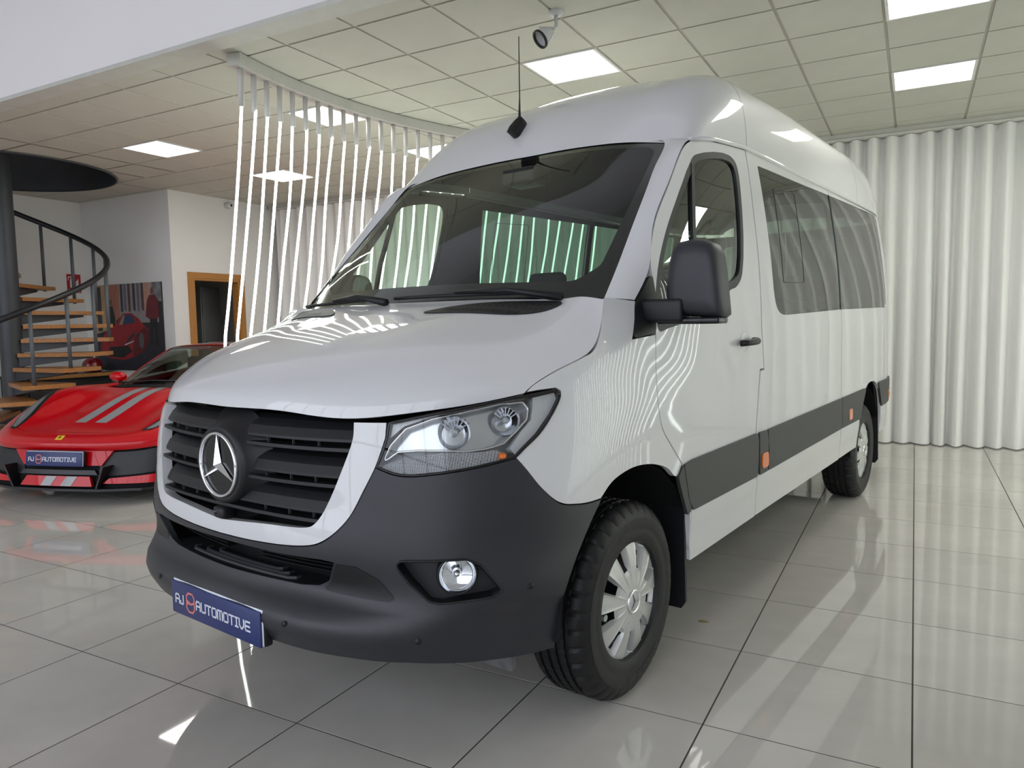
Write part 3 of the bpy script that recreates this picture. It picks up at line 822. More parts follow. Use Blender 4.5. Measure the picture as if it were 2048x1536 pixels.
o = box('paper_stack', (-.12, .12, -.16, .16, 0, .10), mat('paper_box', srgb(196, 180, 150), .7), None, bevel=.006, loc=(-8.92, 3.55, .741)); tag(o, 'cream paper box lying on the black desk', 'box')
o = box('black_case', (-.14, .14, -.13, .13, 0, .07), BLKW, None, bevel=.02, loc=(-8.92, 3.2, .741)); tag(o, 'flat black case lying on the black desk', 'case')

# --- dry leaf on the floor beside the van
lf = []
for k in range(12):
    a = 2 * math.pi * k / 12; lf.append((.022 * math.cos(a), .012 * math.sin(a) * (1 + .3 * math.cos(3 * a))))
V, F = prism_vf(lf, .0, .002); V = [(x, y, z + .12 * x * x * 40 * .05) for x, y, z in V]
o = mk('dry_leaf', V, F, mat('leaf_yellow', srgb(150, 136, 84), .7, vary=.3, scale=80), loc=(1.02, .62, .0012)); tag(o, 'small dry yellow leaf lying on the tiles beside the van', 'leaf')
# ================================================================== VAN
VAN_RZ = -0.15043
van = thing('passenger_van', 'white high roof passenger van with grey bumpers and dark tinted side windows', 'van', (0, 0, 0), VAN_RZ)
PAINT = mat('van_white_paint', srgb(210, 211, 211), .45, coat=1.0, vary=.006, scale=2, spec=.5)
GREYP = mat('grey_bumper_plastic', srgb(42, 43, 47), .38, vary=.03, scale=5, bump=.10, bscale=900, spec=.45)
STRIP = mat('grey_side_strip_plastic', srgb(58, 58, 57), .5, vary=.03, bump=.08, bscale=900, spec=.4)
BLACK = mat('black_plastic', srgb(20, 20, 22), .45, vary=.08, spec=.4)
MATTE = mat('matt_black_plastic', srgb(22, 22, 23), .8, vary=.1, spec=.2)
GLOSSB = mat('gloss_black_trim', srgb(12, 12, 14), .12, vary=.05)
CHROME = mat('chrome', (.82, .83, .85, 1), .08, metal=1.0, vary=.01)
SILVER = mat('silver_paint', srgb(188, 190, 190), .32, metal=.55, vary=.02)
LININGM = mat('dark_grey_lining', srgb(66, 68, 68), .85, vary=.04)
WSGL = glass('windscreen_glass', (.80, .87, .82, 1), refl=1.0)
DOORGL = glass('green_door_glass', (.66, .84, .72, 1), refl=1.5)
TINTGL = glass('dark_tinted_glass', (.13, .21, .165, 1), refl=1.15)
CLEAR = glass('clear_lamp_lens', (.93, .95, .96, 1), refl=1.0)
AMBER = mat('amber_lens', srgb(226, 110, 24), .2, coat=.6, vary=.12, scale=60)

# ---- outer skin: wrap surface (front and side), u = distance from the front centre, v = height
FRONT = {
 .26: [(0, -.955), (.30, -.940), (.50, -.905), (.66, -.84), (.80, -.73), (.90, -.58), (.955, -.42), (.975, -.20)],
 .34: [(0, -.985), (.30, -.972), (.50, -.935), (.655, -.865), (.785, -.745), (.88, -.595), (.948, -.43), (.982, -.20)],
 .42: [(0, -1.018), (.30, -1.012), (.50, -.978), (.66, -.905), (.79, -.775), (.888, -.615), (.957, -.44), (.990, -.20)],
 .51: [(0, -1.024), (.30, -1.018), (.505, -.982), (.665, -.912), (.80, -.79), (.90, -.63), (.965, -.445), (.995, -.20)],
 .537: [(0, -1.000), (.30, -.986), (.50, -.951), (.662, -.894), (.803, -.786), (.914, -.64), (.972, -.455), (.998, -.20)],
 .66: [(0, -.995), (.30, -.98), (.50, -.945), (.66, -.885), (.81, -.775), (.914, -.625), (.974, -.45), (1.0, -.20)],
 .80: [(0, -.990), (.30, -.975), (.50, -.938), (.655, -.875), (.80, -.765), (.908, -.61), (.972, -.43), (1.0, -.19)],
 .95: [(0, -.978), (.30, -.960), (.50, -.918), (.65, -.853), (.79, -.74), (.895, -.585), (.965, -.40), (.998, -.17)],
 1.08: [(0, -.955), (.30, -.935), (.50, -.888), (.64, -.822), (.77, -.71), (.875, -.56), (.95, -.37), (.988, -.15)],
 1.20: [(0, -.92), (.30, -.90), (.50, -.85), (.63, -.78), (.75, -.67), (.85, -.52), (.925, -.34), (.967, -.13)],
 1.32: [(0, -.88), (.30, -.86), (.50, -.81), (.62, -.74), (.73, -.63), (.82, -.48), (.885, -.31), (.935, -.10)],
 1.42: [(0, -.85), (.30, -.83), (.50, -.78), (.61, -.71), (.71, -.60), (.78, -.45), (.835, -.28), (.885, -.07)],
}
SIDE_Y = [.15, .45, .85, 1.25, 2.0, 2.9, 3.7, 4.2, 4.5, 4.7, 4.83, 4.89, 4.92]
SIDE_X = [1.0, 1.0, 1.0, 1.0, 1.0, 1.0, .998, .990, .966, .915, .82, .60, 0]
WZ = [.26, .34, .42, .51, .537, .66, .80, .95, 1.08, 1.20, 1.32, 1.42, 1.55, 1.70, 1.85, 2.0, 2.14, 2.24]
W_IN = [.035, .018, .010, .005, .002, 0, 0, .001, .002, .003, .006, .010, .018, .032, .051, .073, .098, .120]
TAP_Z = [1.08, 1.20, 1.32, 1.42, 1.55, 1.70, 1.85, 2.0, 2.24]
TAP = {.15: [0, .012, .026, .046, .060, .085, .100, .105, .110], .45: [0, 0, .004, .010, .024, .044, .054, .058, .058], .85: [0, 0, 0, 0, .003, .009, .013, .016, .018]}
rows = []
for z, ins in zip(WZ, W_IN):
    if z in FRONT: fr = FRONT[z]
    else:
        k = z - 1.42; fr = [(x - .12 * k * (1 if x > .1 else 0), y + .35 * k) for x, y in FRONT[1.42]]
    row = [(x, y, z) for x, y in fr]
    for y, x in zip(SIDE_Y, SIDE_X):
        xx = x - ins * x; yy = y
        if y > 4.4: yy = y - .10 * max(0, z - 1.5) ** 2
        xx -= np.interp(z, TAP_Z, TAP.get(y, [0] * 9))       # cab narrows towards the screen pillars
        row.append((xx, yy, z))
    rows.append(row)
_b = np.array(rows[WZ.index(.80)])[:, :2]
_b[:8] = np.array(FRONT[.80])
WU = np.concatenate([[0], np.cumsum(np.hypot(*np.diff(_b, axis=0).T))])
full = [[(-x, y, z) for x, y, z in r[:0:-1]] + list(r) for r in rows]
W = Patch([-a for a in WU[:0:-1]] + list(WU), WZ, full)
def mir(R): return [[(-x, y, z) for x, y, z in r[:0:-1]] + list(r) for r in R]
# bonnet
HR = [[(0, -.96, 1.096), (.28, -.943, 1.096), (.52, -.886, 1.082), (.68, -.772, 1.098), (.80, -.635, 1.118), (.885, -.50, 1.14)],
 [(0, -.945, 1.14), (.28, -.928, 1.14), (.52, -.868, 1.13), (.68, -.755, 1.14), (.805, -.615, 1.153), (.897, -.465, 1.162)],
 [(0, -.86, 1.205), (.28, -.843, 1.205), (.52, -.785, 1.203), (.69, -.68, 1.198), (.82, -.54, 1.192), (.917, -.39, 1.195)],
 [(0, -.68, 1.29), (.28, -.665, 1.289), (.53, -.615, 1.282), (.71, -.53, 1.265), (.845, -.41, 1.238), (.935, -.29, 1.222)],
 [(0, -.42, 1.37), (.28, -.405, 1.368), (.54, -.365, 1.36), (.73, -.30, 1.336), (.86, -.22, 1.305), (.945, -.165, 1.265)],
 [(0, -.14, 1.447), (.28, -.125, 1.447), (.54, -.085, 1.445), (.72, -.045, 1.443), (.815, -.015, 1.440), (.865, 0.0, 1.430)]]
_cut = [(1.075, 1.141), (1.105, 1.163), (1.184, 1.202), (1.30, 1.238), (1.40, 1.297), (1.505, 1.436)]
for _i in range(0, 6):      # bonnet edge meets the wing along the shut line
    _e = W.at(_cut[_i][0], _cut[_i][1], .002)[0]; HR[_i][-1] = (float(_e[0]), float(_e[1]), float(_e[2]))
HR[4][4] = (.845, -.23, 1.333); HR[5][4] = (.80, -.045, 1.448); HR[3][4] = (.84, -.41, 1.246)
HU = [0, .28, .52, .69, .82, .93]
H = Patch([-a for a in HU[:0:-1]] + HU, [0, .07, .19, .39, .68, 1.0], mir(HR))
# windscreen
GR = [[(0, -.19, 1.405), (.28, -.175, 1.405), (.54, -.12, 1.405), (.735, -.06, 1.405), (.872, -.005, 1.405)],
 [(0, .06, 1.625), (.28, .07, 1.622), (.53, .105, 1.613), (.72, .14, 1.605), (.855, .18, 1.60)],
 [(0, .305, 1.835), (.28, .312, 1.83), (.52, .328, 1.817), (.70, .345, 1.80), (.827, .363, 1.79)],
 [(0, .545, 2.02), (.28, .543, 2.015), (.51, .537, 1.998), (.69, .53, 1.977), (.808, .52, 1.955)],
 [(0, .775, 2.187), (.28, .745, 2.177), (.50, .70, 2.155), (.67, .685, 2.133), (.789, .674, 2.112)]]
GU = [0, .28, .53, .715, .84]
G = Patch([-a for a in GU[:0:-1]] + GU, [0, .25, .5, .75, 1], mir(GR))
# roof
RR = [[(.863, .665, 2.095), (.80, .675, 2.105), (.64, .688, 2.136), (.42, .715, 2.164), (.2, .755, 2.182), (0, .775, 2.187)],
 [(.882, .86, 2.15), (.842, .88, 2.262), (.71, .92, 2.375), (.48, .955, 2.42), (.24, .975, 2.435), (0, .98, 2.44)],
 [(.888, 1.10, 2.168), (.864, 1.12, 2.328), (.77, 1.17, 2.485), (.52, 1.21, 2.555), (.26, 1.23, 2.58), (0, 1.24, 2.59)],
 [(.89, 1.5, 2.175), (.872, 1.5, 2.358), (.79, 1.52, 2.531), (.55, 1.55, 2.62), (.28, 1.57, 2.65), (0, 1.58, 2.66)],
 [(.89, 2.2, 2.18), (.873, 2.2, 2.367), (.80, 2.2, 2.544), (.56, 2.2, 2.63), (.28, 2.2, 2.665), (0, 2.2, 2.675)],
 [(.89, 3.3, 2.185), (.873, 3.3, 2.372), (.80, 3.3, 2.544), (.56, 3.3, 2.63), (.28, 3.3, 2.665), (0, 3.3, 2.675)],
 [(.882, 4.1, 2.19), (.864, 4.1, 2.371), (.79, 4.1, 2.537), (.55, 4.1, 2.618), (.28, 4.1, 2.648), (0, 4.1, 2.658)],
 [(.848, 4.5, 2.19), (.83, 4.5, 2.35), (.755, 4.5, 2.495), (.52, 4.5, 2.565), (.26, 4.5, 2.595), (0, 4.5, 2.605)],
 [(.765, 4.73, 2.19), (.745, 4.72, 2.296), (.67, 4.71, 2.397), (.47, 4.71, 2.445), (.23, 4.71, 2.465), (0, 4.71, 2.475)],
 [(.60, 4.85, 2.19), (.58, 4.84, 2.21), (.51, 4.83, 2.24), (.36, 4.83, 2.26), (.18, 4.83, 2.27), (0, 4.83, 2.275)]]
RU = [0, .28, .52, .92, 1.6, 2.7, 3.5, 3.9, 4.15, 4.3]; RC = [0, .16, .33, .6, .87, 1.13]
_g = np.array([list(s_) + [(-x, y, z) for x, y, z in s_[-2::-1]] for s_ in RR]).transpose(1, 0, 2)
# v runs from the left gutter (+x) over the centre to the right gutter; reversed so that normals point up
RF = Patch(RU, [a - 1.13 for a in RC] + [1.13 - a for a in RC[-2::-1]], _g)

# ---- outlines in (u, v)
O_UP = crv([(0, .686), (.168, .689), (.368, .701), (.447, .716), (.5, .746), (.553, .80), (.595, .88), (.626, .946)])
LAMP_IN = [(.626, .946), (.640, .984), (.650, 1.023), (.652, 1.073)]
LAMP_TOP = [(.652, 1.073), (.80, 1.098), (1.0, 1.126), (1.179, 1.146), (1.195, 1.140)]
LAMP_OUT = crv([(1.195, 1.140), (1.195, 1.122), (1.168, 1.075), (1.121, 1.018), (1.073, .981), (1.042, .956)])
LAMP_BOT = crv([(1.042, .956), (.979, .946), (.895, .934), (.789, .924), (.721, .921), (.679, .927), (.626, .946)])
FEND_LOW = crv([(1.042, .956), (1.073, .922), (1.126, .862), (1.184, .815), (1.221, .798), (1.263, .79), (1.331, .783), (1.40, .783)])
ARCH_BUMP = crv([(1.40, .783), (1.335, .70), (1.272, .60), (1.228, .50), (1.205, .40), (1.20, .345)])
BUMP_BOT = [(1.20, .345), (1.089, .347), (.889, .362), (.716, .385), (.563, .395), (.379, .395), (0, .395)]
half = O_UP + LAMP_BOT[::-1][1:] + FEND_LOW[1:] + ARCH_BUMP[1:] + BUMP_BOT[1:]
bump_outline = half[:-1] + [(0, .395)] + [(-a, b) for a, b in half[::-1][1:-1]]
INTAKE_H = [(0, .668), (.30, .668), (.46, .672), (.505, .668), (.47, .602), (.43, .582), (.36, .574), (0, .570)]
intake = INTAKE_H + [(-a, b) for a, b in INTAKE_H[::-1][1:-1]]
FOG = fillet([(.684, .686), (.889, .684), (.931, .664), (1.005, .585), (.979, .572), (.826, .560), (.789, .567), (.731, .617)], .02)
bumper = panel('front_bumper', W, bump_outline, GREYP, van, holes=[intake, FOG, [(-a, b) for a, b in FOG]], off=.004, depth=.02, h=.028, gap=.002)
# bonnet with black vents
VENT = crv([(.265, .795), (.325, .865), (.49, .935), (.66, .955), (.715, .93), (.68, .86), (.58, .795), (.44, .777)], True, 5)
bon_out = [(-.928, .0), (.928, .0), (.928, .5), (.928, .985), (-.928, .985), (-.928, .5)]
panel('bonnet', H, bon_out, PAINT, van, off=0.0, depth=.016, h=.03, gap=.002)
for mr_ in (False, True):
    vp = panel('bonnet_vent', H, VENT, BLACK, van, off=.004, depth=.006, h=.03, mirror=mr_)
    parts = []
    for q in range(15):
        uu = .355 + q * .017; pl = [(uu, .800), (uu + .006, .800), (uu + .016, .826), (uu + .010, .826)]
        P = [H.at(-a if mr_ else a, b, .0075)[0] for a, b in pl]; parts.append((P, [(0, 1, 2, 3)] if not mr_ else [(3, 2, 1, 0)]))
    for rr, n_ in ((.865, 13), (.905, 11)):
        for q in range(n_):
            uu = .40 + (rr - .865) * 2 + q * .0215; pl = [(uu, rr), (uu + .006, rr), (uu + .006, rr + .008), (uu, rr + .008)]
            P = [H.at(-a if mr_ else a, b, .0065)[0] for a, b in pl]; parts.append((P, [(0, 1, 2, 3)] if not mr_ else [(3, 2, 1, 0)]))
    V, F = join_vf(parts); mk('vent_slot_shade', V, F, MATTE, vp)['kind'] = 'stuff'  # flat dark quads on the vent, painted shade in place of slot openings
# ---- grille surround, opening, slats
IN_H = crv([(.537, 1.068), (.542, 1.033), (.537, .998), (.516, .932), (.484, .852), (.453, .795), (.425, .768), (.389, .760), (.232, .752), (0, .735)])
SUR_H = [(.648, 1.073)] + crv([(.650, 1.03), (.640, .99), (.626, .946), (.595, .88), (.553, .80), (.5, .746), (.447, .716), (.368, .701), (.168, .689), (0, .686)])
sur = SUR_H + [(-a, b) for a, b in SUR_H[::-1][1:]] + [(-.537, 1.073)] + [(-a, b) for a, b in IN_H] + IN_H[::-1][1:] + [(.537, 1.073)]
panel('grille_surround', W, sur, PAINT, van, off=.010, depth=.035, h=.022, gap=.002, soft=.006)
sheet('grille_backing', W, -.58, .58, .70, 1.10, 40, 16, MATTE, van, off=-.14)
for zz in (.70, 1.10):
    pass
def umax(z):
    for (a0, b0), (a1, b1) in zip(IN_H[:-1], IN_H[1:]):
        if b1 <= z <= b0: return a1 + (a0 - a1) * (z - b1) / max(1e-6, b0 - b1)
    return .53
def sweep(name, prof, u0, u1, n, m, parent):
    """prof: closed loop of (depth inward, z); swept along u on W"""
    us = np.linspace(u0, u1, n); V = []; F = []; k = len(prof)
    for u_ in us:
        for d_, z_ in prof:
            P, N_ = W.at(float(u_), float(z_), 0); N_.z = 0; N_.normalize(); V.append(P - N_ * d_)
    for i in range(n - 1):
        for j in range(k): F.append((i * k + j, (i + 1) * k + j, (i + 1) * k + (j + 1) % k, i * k + (j + 1) % k))
    F.append(tuple(range(k - 1, -1, -1))[::-1]); F.append(tuple((n - 1) * k + j for j in range(k))[::-1])
    return mk(name, V, F, m, parent)
for zl in (1.000, .895, .790):
    um = umax(zl) + .012
    sl = sweep('grille_slat', [(.060, zl + .078), (.040, zl + .066), (.022, zl + .045), (.012, zl + .020), (.012, zl + .012), (.024, zl + .014), (.034, zl + .042), (.055, zl + .062), (.075, zl + .070)], -um, um, 41, BLACK, van)
    sweep('grille_fin', [(.002, zl - .004), (.002, zl - .014), (.012, zl - .018), (.05, zl - .012), (.05, zl - .004)], -um, um, 41, BLACK, van)
    # small ribs between slat and fin
    for uu in (-.40, -.31, -.2, .2, .31, .41):
        P, N_ = W.at(uu, zl + .004, -.012); V, F = box_vf(P.x - .001, P.x + .001, P.y + .004, P.y + .012, zl - .004, zl + .013); mk('grille_rib', V, F, mat('rib_grey', srgb(70, 70, 72), .5), van)
# radiator glimpsed behind
for q in range(9):
    zz = .80 + q * .028; V, F = box_vf(-.42, .42, -.80, -.79, zz, zz + .012); mk('radiator_bar', V, F, mat('radiator_metal', srgb(46, 47, 50), .5, metal=.4), van)
# badge pod, ring and star
POD_Z = .912; POD_Y = -.962
def disc_y(prof): return [(r, -h) for r, h in prof]
pod = lathe('badge_pod', [(.19, .045), (.150, .012), (.132, -.020), (.124, -.034), (.112, -.036), (.104, -.030), (0, -.030)], BLACK, van, n=64, axis='y', center=(0, POD_Y, POD_Z))
lathe('badge_ring', [(.1065, -.030), (.1075, -.040), (.104, -.046), (.0985, -.044), (.0965, -.036), (.098, -.030), (.1065, -.030)], CHROME, van, n=72, axis='y', center=(0, POD_Y, POD_Z))
lathe('badge_disc', [(.099, -.034), (0, -.034)], GLOSSB, van, n=64, axis='y', center=(0, POD_Y, POD_Z))
V = [(0, POD_Y - .056, POD_Z)]; F = []
for k in range(3):
    a = math.pi / 2 + k * 2 * math.pi / 3; a2 = a + math.pi / 3
    V.append((.099 * math.cos(a), POD_Y - .040, POD_Z + .099 * math.sin(a)))
    V.append((.0155 * math.cos(a2), POD_Y - .036, POD_Z + .0155 * math.sin(a2)))
for k in range(3):
    t0, i0, ip = 1 + 2 * k, 2 + 2 * k, 2 + 2 * ((k - 1) % 3)
    F += [(0, t0, i0), (0, ip, t0)]
mk('badge_star', V, [f[::-1] for f in F], CHROME, van)
# front camera below the grille
box('front_camera', (-.032, .028, -1.012, -.955, .735, .775), BLACK, van, bevel=.012, seg=3)
lathe('camera_lens', [(.0, -.003), (.008, -.002), (.010, .004)], GLOSSB, van, n=16, axis='y', center=(-.012, -1.012, .757))
# ---- lower intake cavity and step
sheet('intake_backing', W, -.52, .52, .54, .70, 40, 8, MATTE, van, off=-.13)
V = []; F = []
us = np.linspace(-.46, .46, 33)
for u_ in us:
    for d_, z_ in ((.004, .572), (.11, .566)):
        P, N_ = W.at(float(u_), z_, 0); N_.z = 0; N_.normalize(); V.append(P - N_ * d_)
F = [(2 * i, 2 * i + 2, 2 * i + 3, 2 * i + 1) for i in range(32)]
step = mk('bumper_step', V, F, MATTE, van)
RIBG = mat('step_rib_rubber', srgb(74, 75, 78), .5)
for q, (d_, ue, ri_) in enumerate(((.025, .30, .036), (.045, .245, .03), (.065, .19, .025))):
    pth = [(-ue + .0, d_ + .035), (-ue, d_ + .012), (-ue + .025, d_)] + [(-ue + .025 + (2 * ue - .05) * k / 14, d_) for k in range(1, 14)] + [(ue - .025, d_), (ue, d_ + .012), (ue, d_ + .035)]
    V = []; F = []
    for u_, dd in pth:
        P, N_ = W.at(u_, .572, 0); N_.z = 0; N_.normalize()
        A = P - N_ * (dd - .005); B = P - N_ * (dd + .005); V += [(A.x, A.y, .578), (B.x, B.y, .578), (A.x, A.y, .570), (B.x, B.y, .570)]
    for k in range(len(pth) - 1):
        o = 4 * k; F += [(o, o + 4, o + 5, o + 1), (o + 2, o + 6, o + 4, o)]
    mk('step_rib', V, F, RIBG, step)
for q in range(5):
    sweep('intake_louvre', [(.06, .602 + .013 * q), (.10, .604 + .013 * q), (.10, .609 + .013 * q), (.06, .607 + .013 * q)], .10, .50, 12, BLACK, van)
    sweep('intake_louvre', [(.06, .602 + .013 * q), (.10, .604 + .013 * q), (.10, .609 + .013 * q), (.06, .607 + .013 * q)], -.50, -.10, 12, BLACK, van)
for mr_ in (False, True):
    sg = -1 if mr_ else 1
    panel('bumper_wing_insert', W, fillet([(.510, .664), (.575, .662), (.640, .628), (.688, .572), (.672, .562), (.445, .570), (.475, .60)], .01), BLACK, van, off=.0055, depth=.006, h=.03, mirror=mr_)
    # fog lamp recess
    fi = panel('fog_recess', W, inset(FOG, -.004), mat('fog_recess_plastic', srgb(34, 34, 37), .5), van, off=-.045, depth=.0, h=.03, mirror=mr_)
    B = np.array(resample(ccw(FOG), .02)); B[:, 0] *= sg
    n_ = len(B); Pa = W.ev(B[:, 0], B[:, 1]); Nb = W.nrm(B[:, 0], B[:, 1])
    V = list(Pa + Nb * .004) + list(Pa - Nb * .048); F = [(i, (i + 1) % n_, n_ + (i + 1) % n_, n_ + i) for i in range(n_)]
    mk('fog_recess_wall', V, F, BLACK, fi, smooth=True)
    loop = Pa + Nb * .006
    tube('fog_recess_rim', [tuple(q) for q in loop], .0035, BLACK, fi, n=6, closed=True)
    P, N_ = W.at(sg * .866, .638, -.012)
    fl = lathe('fog_lamp', [(.058, -.045), (.060, .0), (.057, .008), (.053, .006)], BLACK, van, n=36, axis='y')
    fl.location = P; fl.rotation_euler = (0, 0, math.atan2(N_.y, N_.x) - math.pi / 2)
    lathe('fog_reflector', [(.054, .0)] + [(.054 * math.cos(a), -.03 * math.sin(a)) for a in [k * math.pi / 16 for k in range(1, 9)]], CHROME, fl, n=36, axis='y')
    lathe('fog_bulb', [(0, .004), (.012, -.002), (.014, -.02)], CHROME, fl, n=16, axis='y')
    lathe('fog_lens', [(0, .021), (.024, .018), (.042, .0115), (.055, .002)], CLEAR, fl, n=36, axis='y')
# sensors
for uu, vv in ((.363, .478), (.768, .458), (1.10, .582), (-.363, .478), (-.768, .458), (-1.10, .582)):
    P, N_ = W.at(uu, vv, .005)
    s_ = lathe('parking_sensor', [(0, .0022), (.0085, .0018), (.0095, 0)], BLACK, van, n=16, axis='y'); s_.location = P; s_.rotation_euler = (0, 0, math.atan2(N_.y, N_.x) - math.pi / 2)
# ---- number plate
PLB = mat('plate_blue', srgb(30, 44, 98), .35, vary=.04); PLW = mat('plate_white', srgb(222, 226, 232), .4); PLP = mat('plate_salmon', srgb(226, 132, 118), .4)
def number_plate(parent, c, rz=0.0, tilt=0.0):
    pl = box('plate_bracket', (-.265, .265, -.002, .028, -.060, .062), BLACK, parent, bevel=.008)
    pl.location = c; pl.rotation_euler = (tilt, 0, rz)
    box('plate_rim', (-.258, .262, -.006, -.002, -.055, .059), PLW, pl, bevel=.0018)
    box('number_plate', (-.262, .258, -.013, -.006, -.059, .054), PLB, pl, bevel=.0030)
    y_ = -.0135; parts = []
    V2, F2, w2 = lettering('AUTOMOTIVE', .029, .82, .0058, .0085)
    mk('plate_lettering', [(a - .105, y_, b - .019) for a, b in V2], F2, PLW, pl)
    V2, F2, w1 = lettering('AJ', .029, .82, .0058, .0075)
    mk('plate_lettering', [(a - .236, y_, b - .019) for a, b in V2], F2, PLW, pl)
    lg = []
    st = [[(.012, 0), (.036, 0), (.048, .012), (.048, .052), (.038, .064), (.012, .064), (0, .052), (0, .012), (.012, 0)], [(0, .028), (.028, .028), (.048, .036)], [(.0, .038), (.022, .030)]]
    for pth in st: lg.append(ribbon(pth, .0062))
    V2, F2 = join_vf(lg); mk('plate_emblem', [(a - .165, y_, b - .037) for a, b in V2], F2, PLP, pl)
    return pl
number_plate(van, (0, -1.030, .437))
# ---- headlights
LAMPS = mat('lamp_satin_silver', srgb(196, 197, 196), .38, metal=.15, vary=.03)
def headlight(mr_):
    sg = -1 if mr_ else 1
    outl = LAMP_TOP + LAMP_OUT[1:] + LAMP_BOT[1:] + LAMP_IN[1:-1]
    hs = panel('headlight_housing', W, inset(ccw(outl), .003), LAMPS, van, off=-.075, depth=0, h=.03, mirror=mr_)
    B = np.array(resample(inset(ccw(outl), .003), .02)); B[:, 0] *= sg; n_ = len(B)
    Pa = W.ev(B[:, 0], B[:, 1]); Nb = W.nrm(B[:, 0], B[:, 1])
    V = list(Pa) + list(Pa - Nb * .078); mk('headlight_wall', V, [(i, (i + 1) % n_, n_ + (i + 1) % n_, n_ + i) for i in range(n_)], mat('lamp_wall', srgb(120, 121, 122), .3, metal=.5), hs, smooth=True)
    tube('headlight_seal', [tuple(q) for q in Pa + Nb * .001], .0045, GLOSSB, hs, n=6, closed=True)
    # chrome bezel line around the twin reflectors
    bz = fillet([(.640, .958), (.660, 1.008), (.705, 1.056), (.784, 1.082), (.895, 1.101), (1.0, 1.117), (1.075, 1.118), (1.092, 1.098), (1.087, 1.065), (1.056, 1.036), (1.01, 1.000), (.958, .990), (.895, .986), (.816, .992), (.742, .994), (.685, .990)], .012)
    bz = ccw([(sg * a, b) for a, b in bz])
    C_ = np.array(resample(bz, .02)); Pc = W.ev(C_[:, 0], C_[:, 1]); Nc = W.nrm(C_[:, 0], C_[:, 1])
    tube('chrome_bezel', [tuple(q) for q in Pc - Nc * .016], .0035, CHROME, hs, n=6, closed=True)
    n2 = len(Pc); mk('bezel_wall', list(Pc - Nc * .016) + list(Pc - Nc * .06), [(i, (i + 1) % n2, n2 + (i + 1) % n2, n2 + i) for i in range(n2)], LAMPS, hs, smooth=True)
    panel('bezel_dish', W, bz, mat('lamp_dish', srgb(205, 206, 206), .18, metal=.8, vary=.04), hs, off=-.058, depth=0, h=.03)
    # satin wedge towards the wing and strip above the bezel
    panel('lamp_wedge', W, [(1.105, 1.128), (1.180, 1.138), (1.188, 1.12), (1.160, 1.075), (1.112, 1.020), (1.066, .984), (1.045, .966), (1.030, .985), (1.066, 1.030), (1.100, 1.062), (1.106, 1.100)], LAMPS, hs, off=-.012, depth=.04, h=.02, mirror=mr_)
    panel('lamp_top_strip', W, [(.660, 1.030), (.664, 1.068), (.80, 1.093), (1.0, 1.121), (1.09, 1.128), (1.0, 1.122), (.895, 1.107), (.784, 1.089), (.700, 1.063)], LAMPS, hs, off=-.012, depth=.02, h=.02, mirror=mr_)
    for uu, vv, rr in ((.855, 1.043, .050), (1.022, 1.068, .044)):
        P, N_ = W.at(sg * uu, vv, -.024)
        az = math.atan2(N_.y - .9, N_.x) - math.pi / 2
        rf = lathe('lamp_reflector', [(rr, .0), (rr * .95, -.012), (rr * .8, -.028), (rr * .55, -.042), (rr * .3, -.05), (0, -.052)], CHROME, hs, n=36, axis='y')
        rf.location = P; rf.rotation_euler = (0, 0, az)
        for k in range(7):
            a = -1.0 + k * .33; V, F = box_vf(-.0015, .0015, -.03, -.005, rr * .35, rr * .92)
            f_ = mk('reflector_facet', V, F, CHROME, rf); f_.rotation_euler = (0, a, 0)
        lathe('lamp_bulb', [(0, .004), (.009, .0), (.011, -.012), (.011, -.04)], mat('bulb_glass', srgb(210, 212, 214), .1, metal=.4), rf, n=16, axis='y')
    # indicator strip of ribbed clear plastic
    ind = fillet([(.634, .949), (.684, .966), (.763, .981), (.821, .986), (.916, .982), (.985, .984), (1.028, .961), (.979, .950), (.895, .938), (.789, .928), (.721, .926), (.684, .931)], .006)
    panel('indicator_strip', W, ind, RIBBED, hs, off=-.012, depth=.03, h=.015, mirror=mr_)
    P, N_ = W.at(sg * 1.004, .964, -.008)
    o = lathe('indicator_bulb', [(0, .014), (.009, .010), (.013, 0), (.009, -.010), (0, -.014)], AMBER, hs, n=16, axis='y'); o.location = P
    panel('headlight_lens', W, inset(ccw(outl), .004), CLEAR, hs, off=.003, depth=0, h=.04, mirror=mr_)
def ribbed_material():
    m = bpy.data.materials.new('ribbed_indicator_lens'); m.use_nodes = True
    N = m.node_tree.nodes; L = m.node_tree.links; b = N['Principled BSDF']
    tc = N.new('ShaderNodeTexCoord'); wv = N.new('ShaderNodeTexWave'); wv.inputs['Scale'].default_value = 95; wv.bands_direction = 'Z'
    w2 = N.new('ShaderNodeTexWave'); w2.inputs['Scale'].default_value = 60; w2.bands_direction = 'X'; ad = N.new('ShaderNodeMath'); ad.operation = 'ADD'
    bp = N.new('ShaderNodeBump'); bp.inputs['Strength'].default_value = .9; bp.inputs['Distance'].default_value = .003
    L.new(tc.outputs['Object'], wv.inputs['Vector']); L.new(tc.outputs['Object'], w2.inputs['Vector']); L.new(wv.outputs['Fac'], ad.inputs[0]); L.new(w2.outputs['Fac'], ad.inputs[1])
    L.new(ad.outputs[0], bp.inputs['Height']); L.new(bp.outputs['Normal'], b.inputs['Normal'])
    b.inputs['Base Color'].default_value = srgb(206, 206, 208); b.inputs['Metallic'].default_value = .25; b.inputs['Roughness'].default_value = .2
    return m
RIBBED = ribbed_material()
headlight(False); headlight(True)
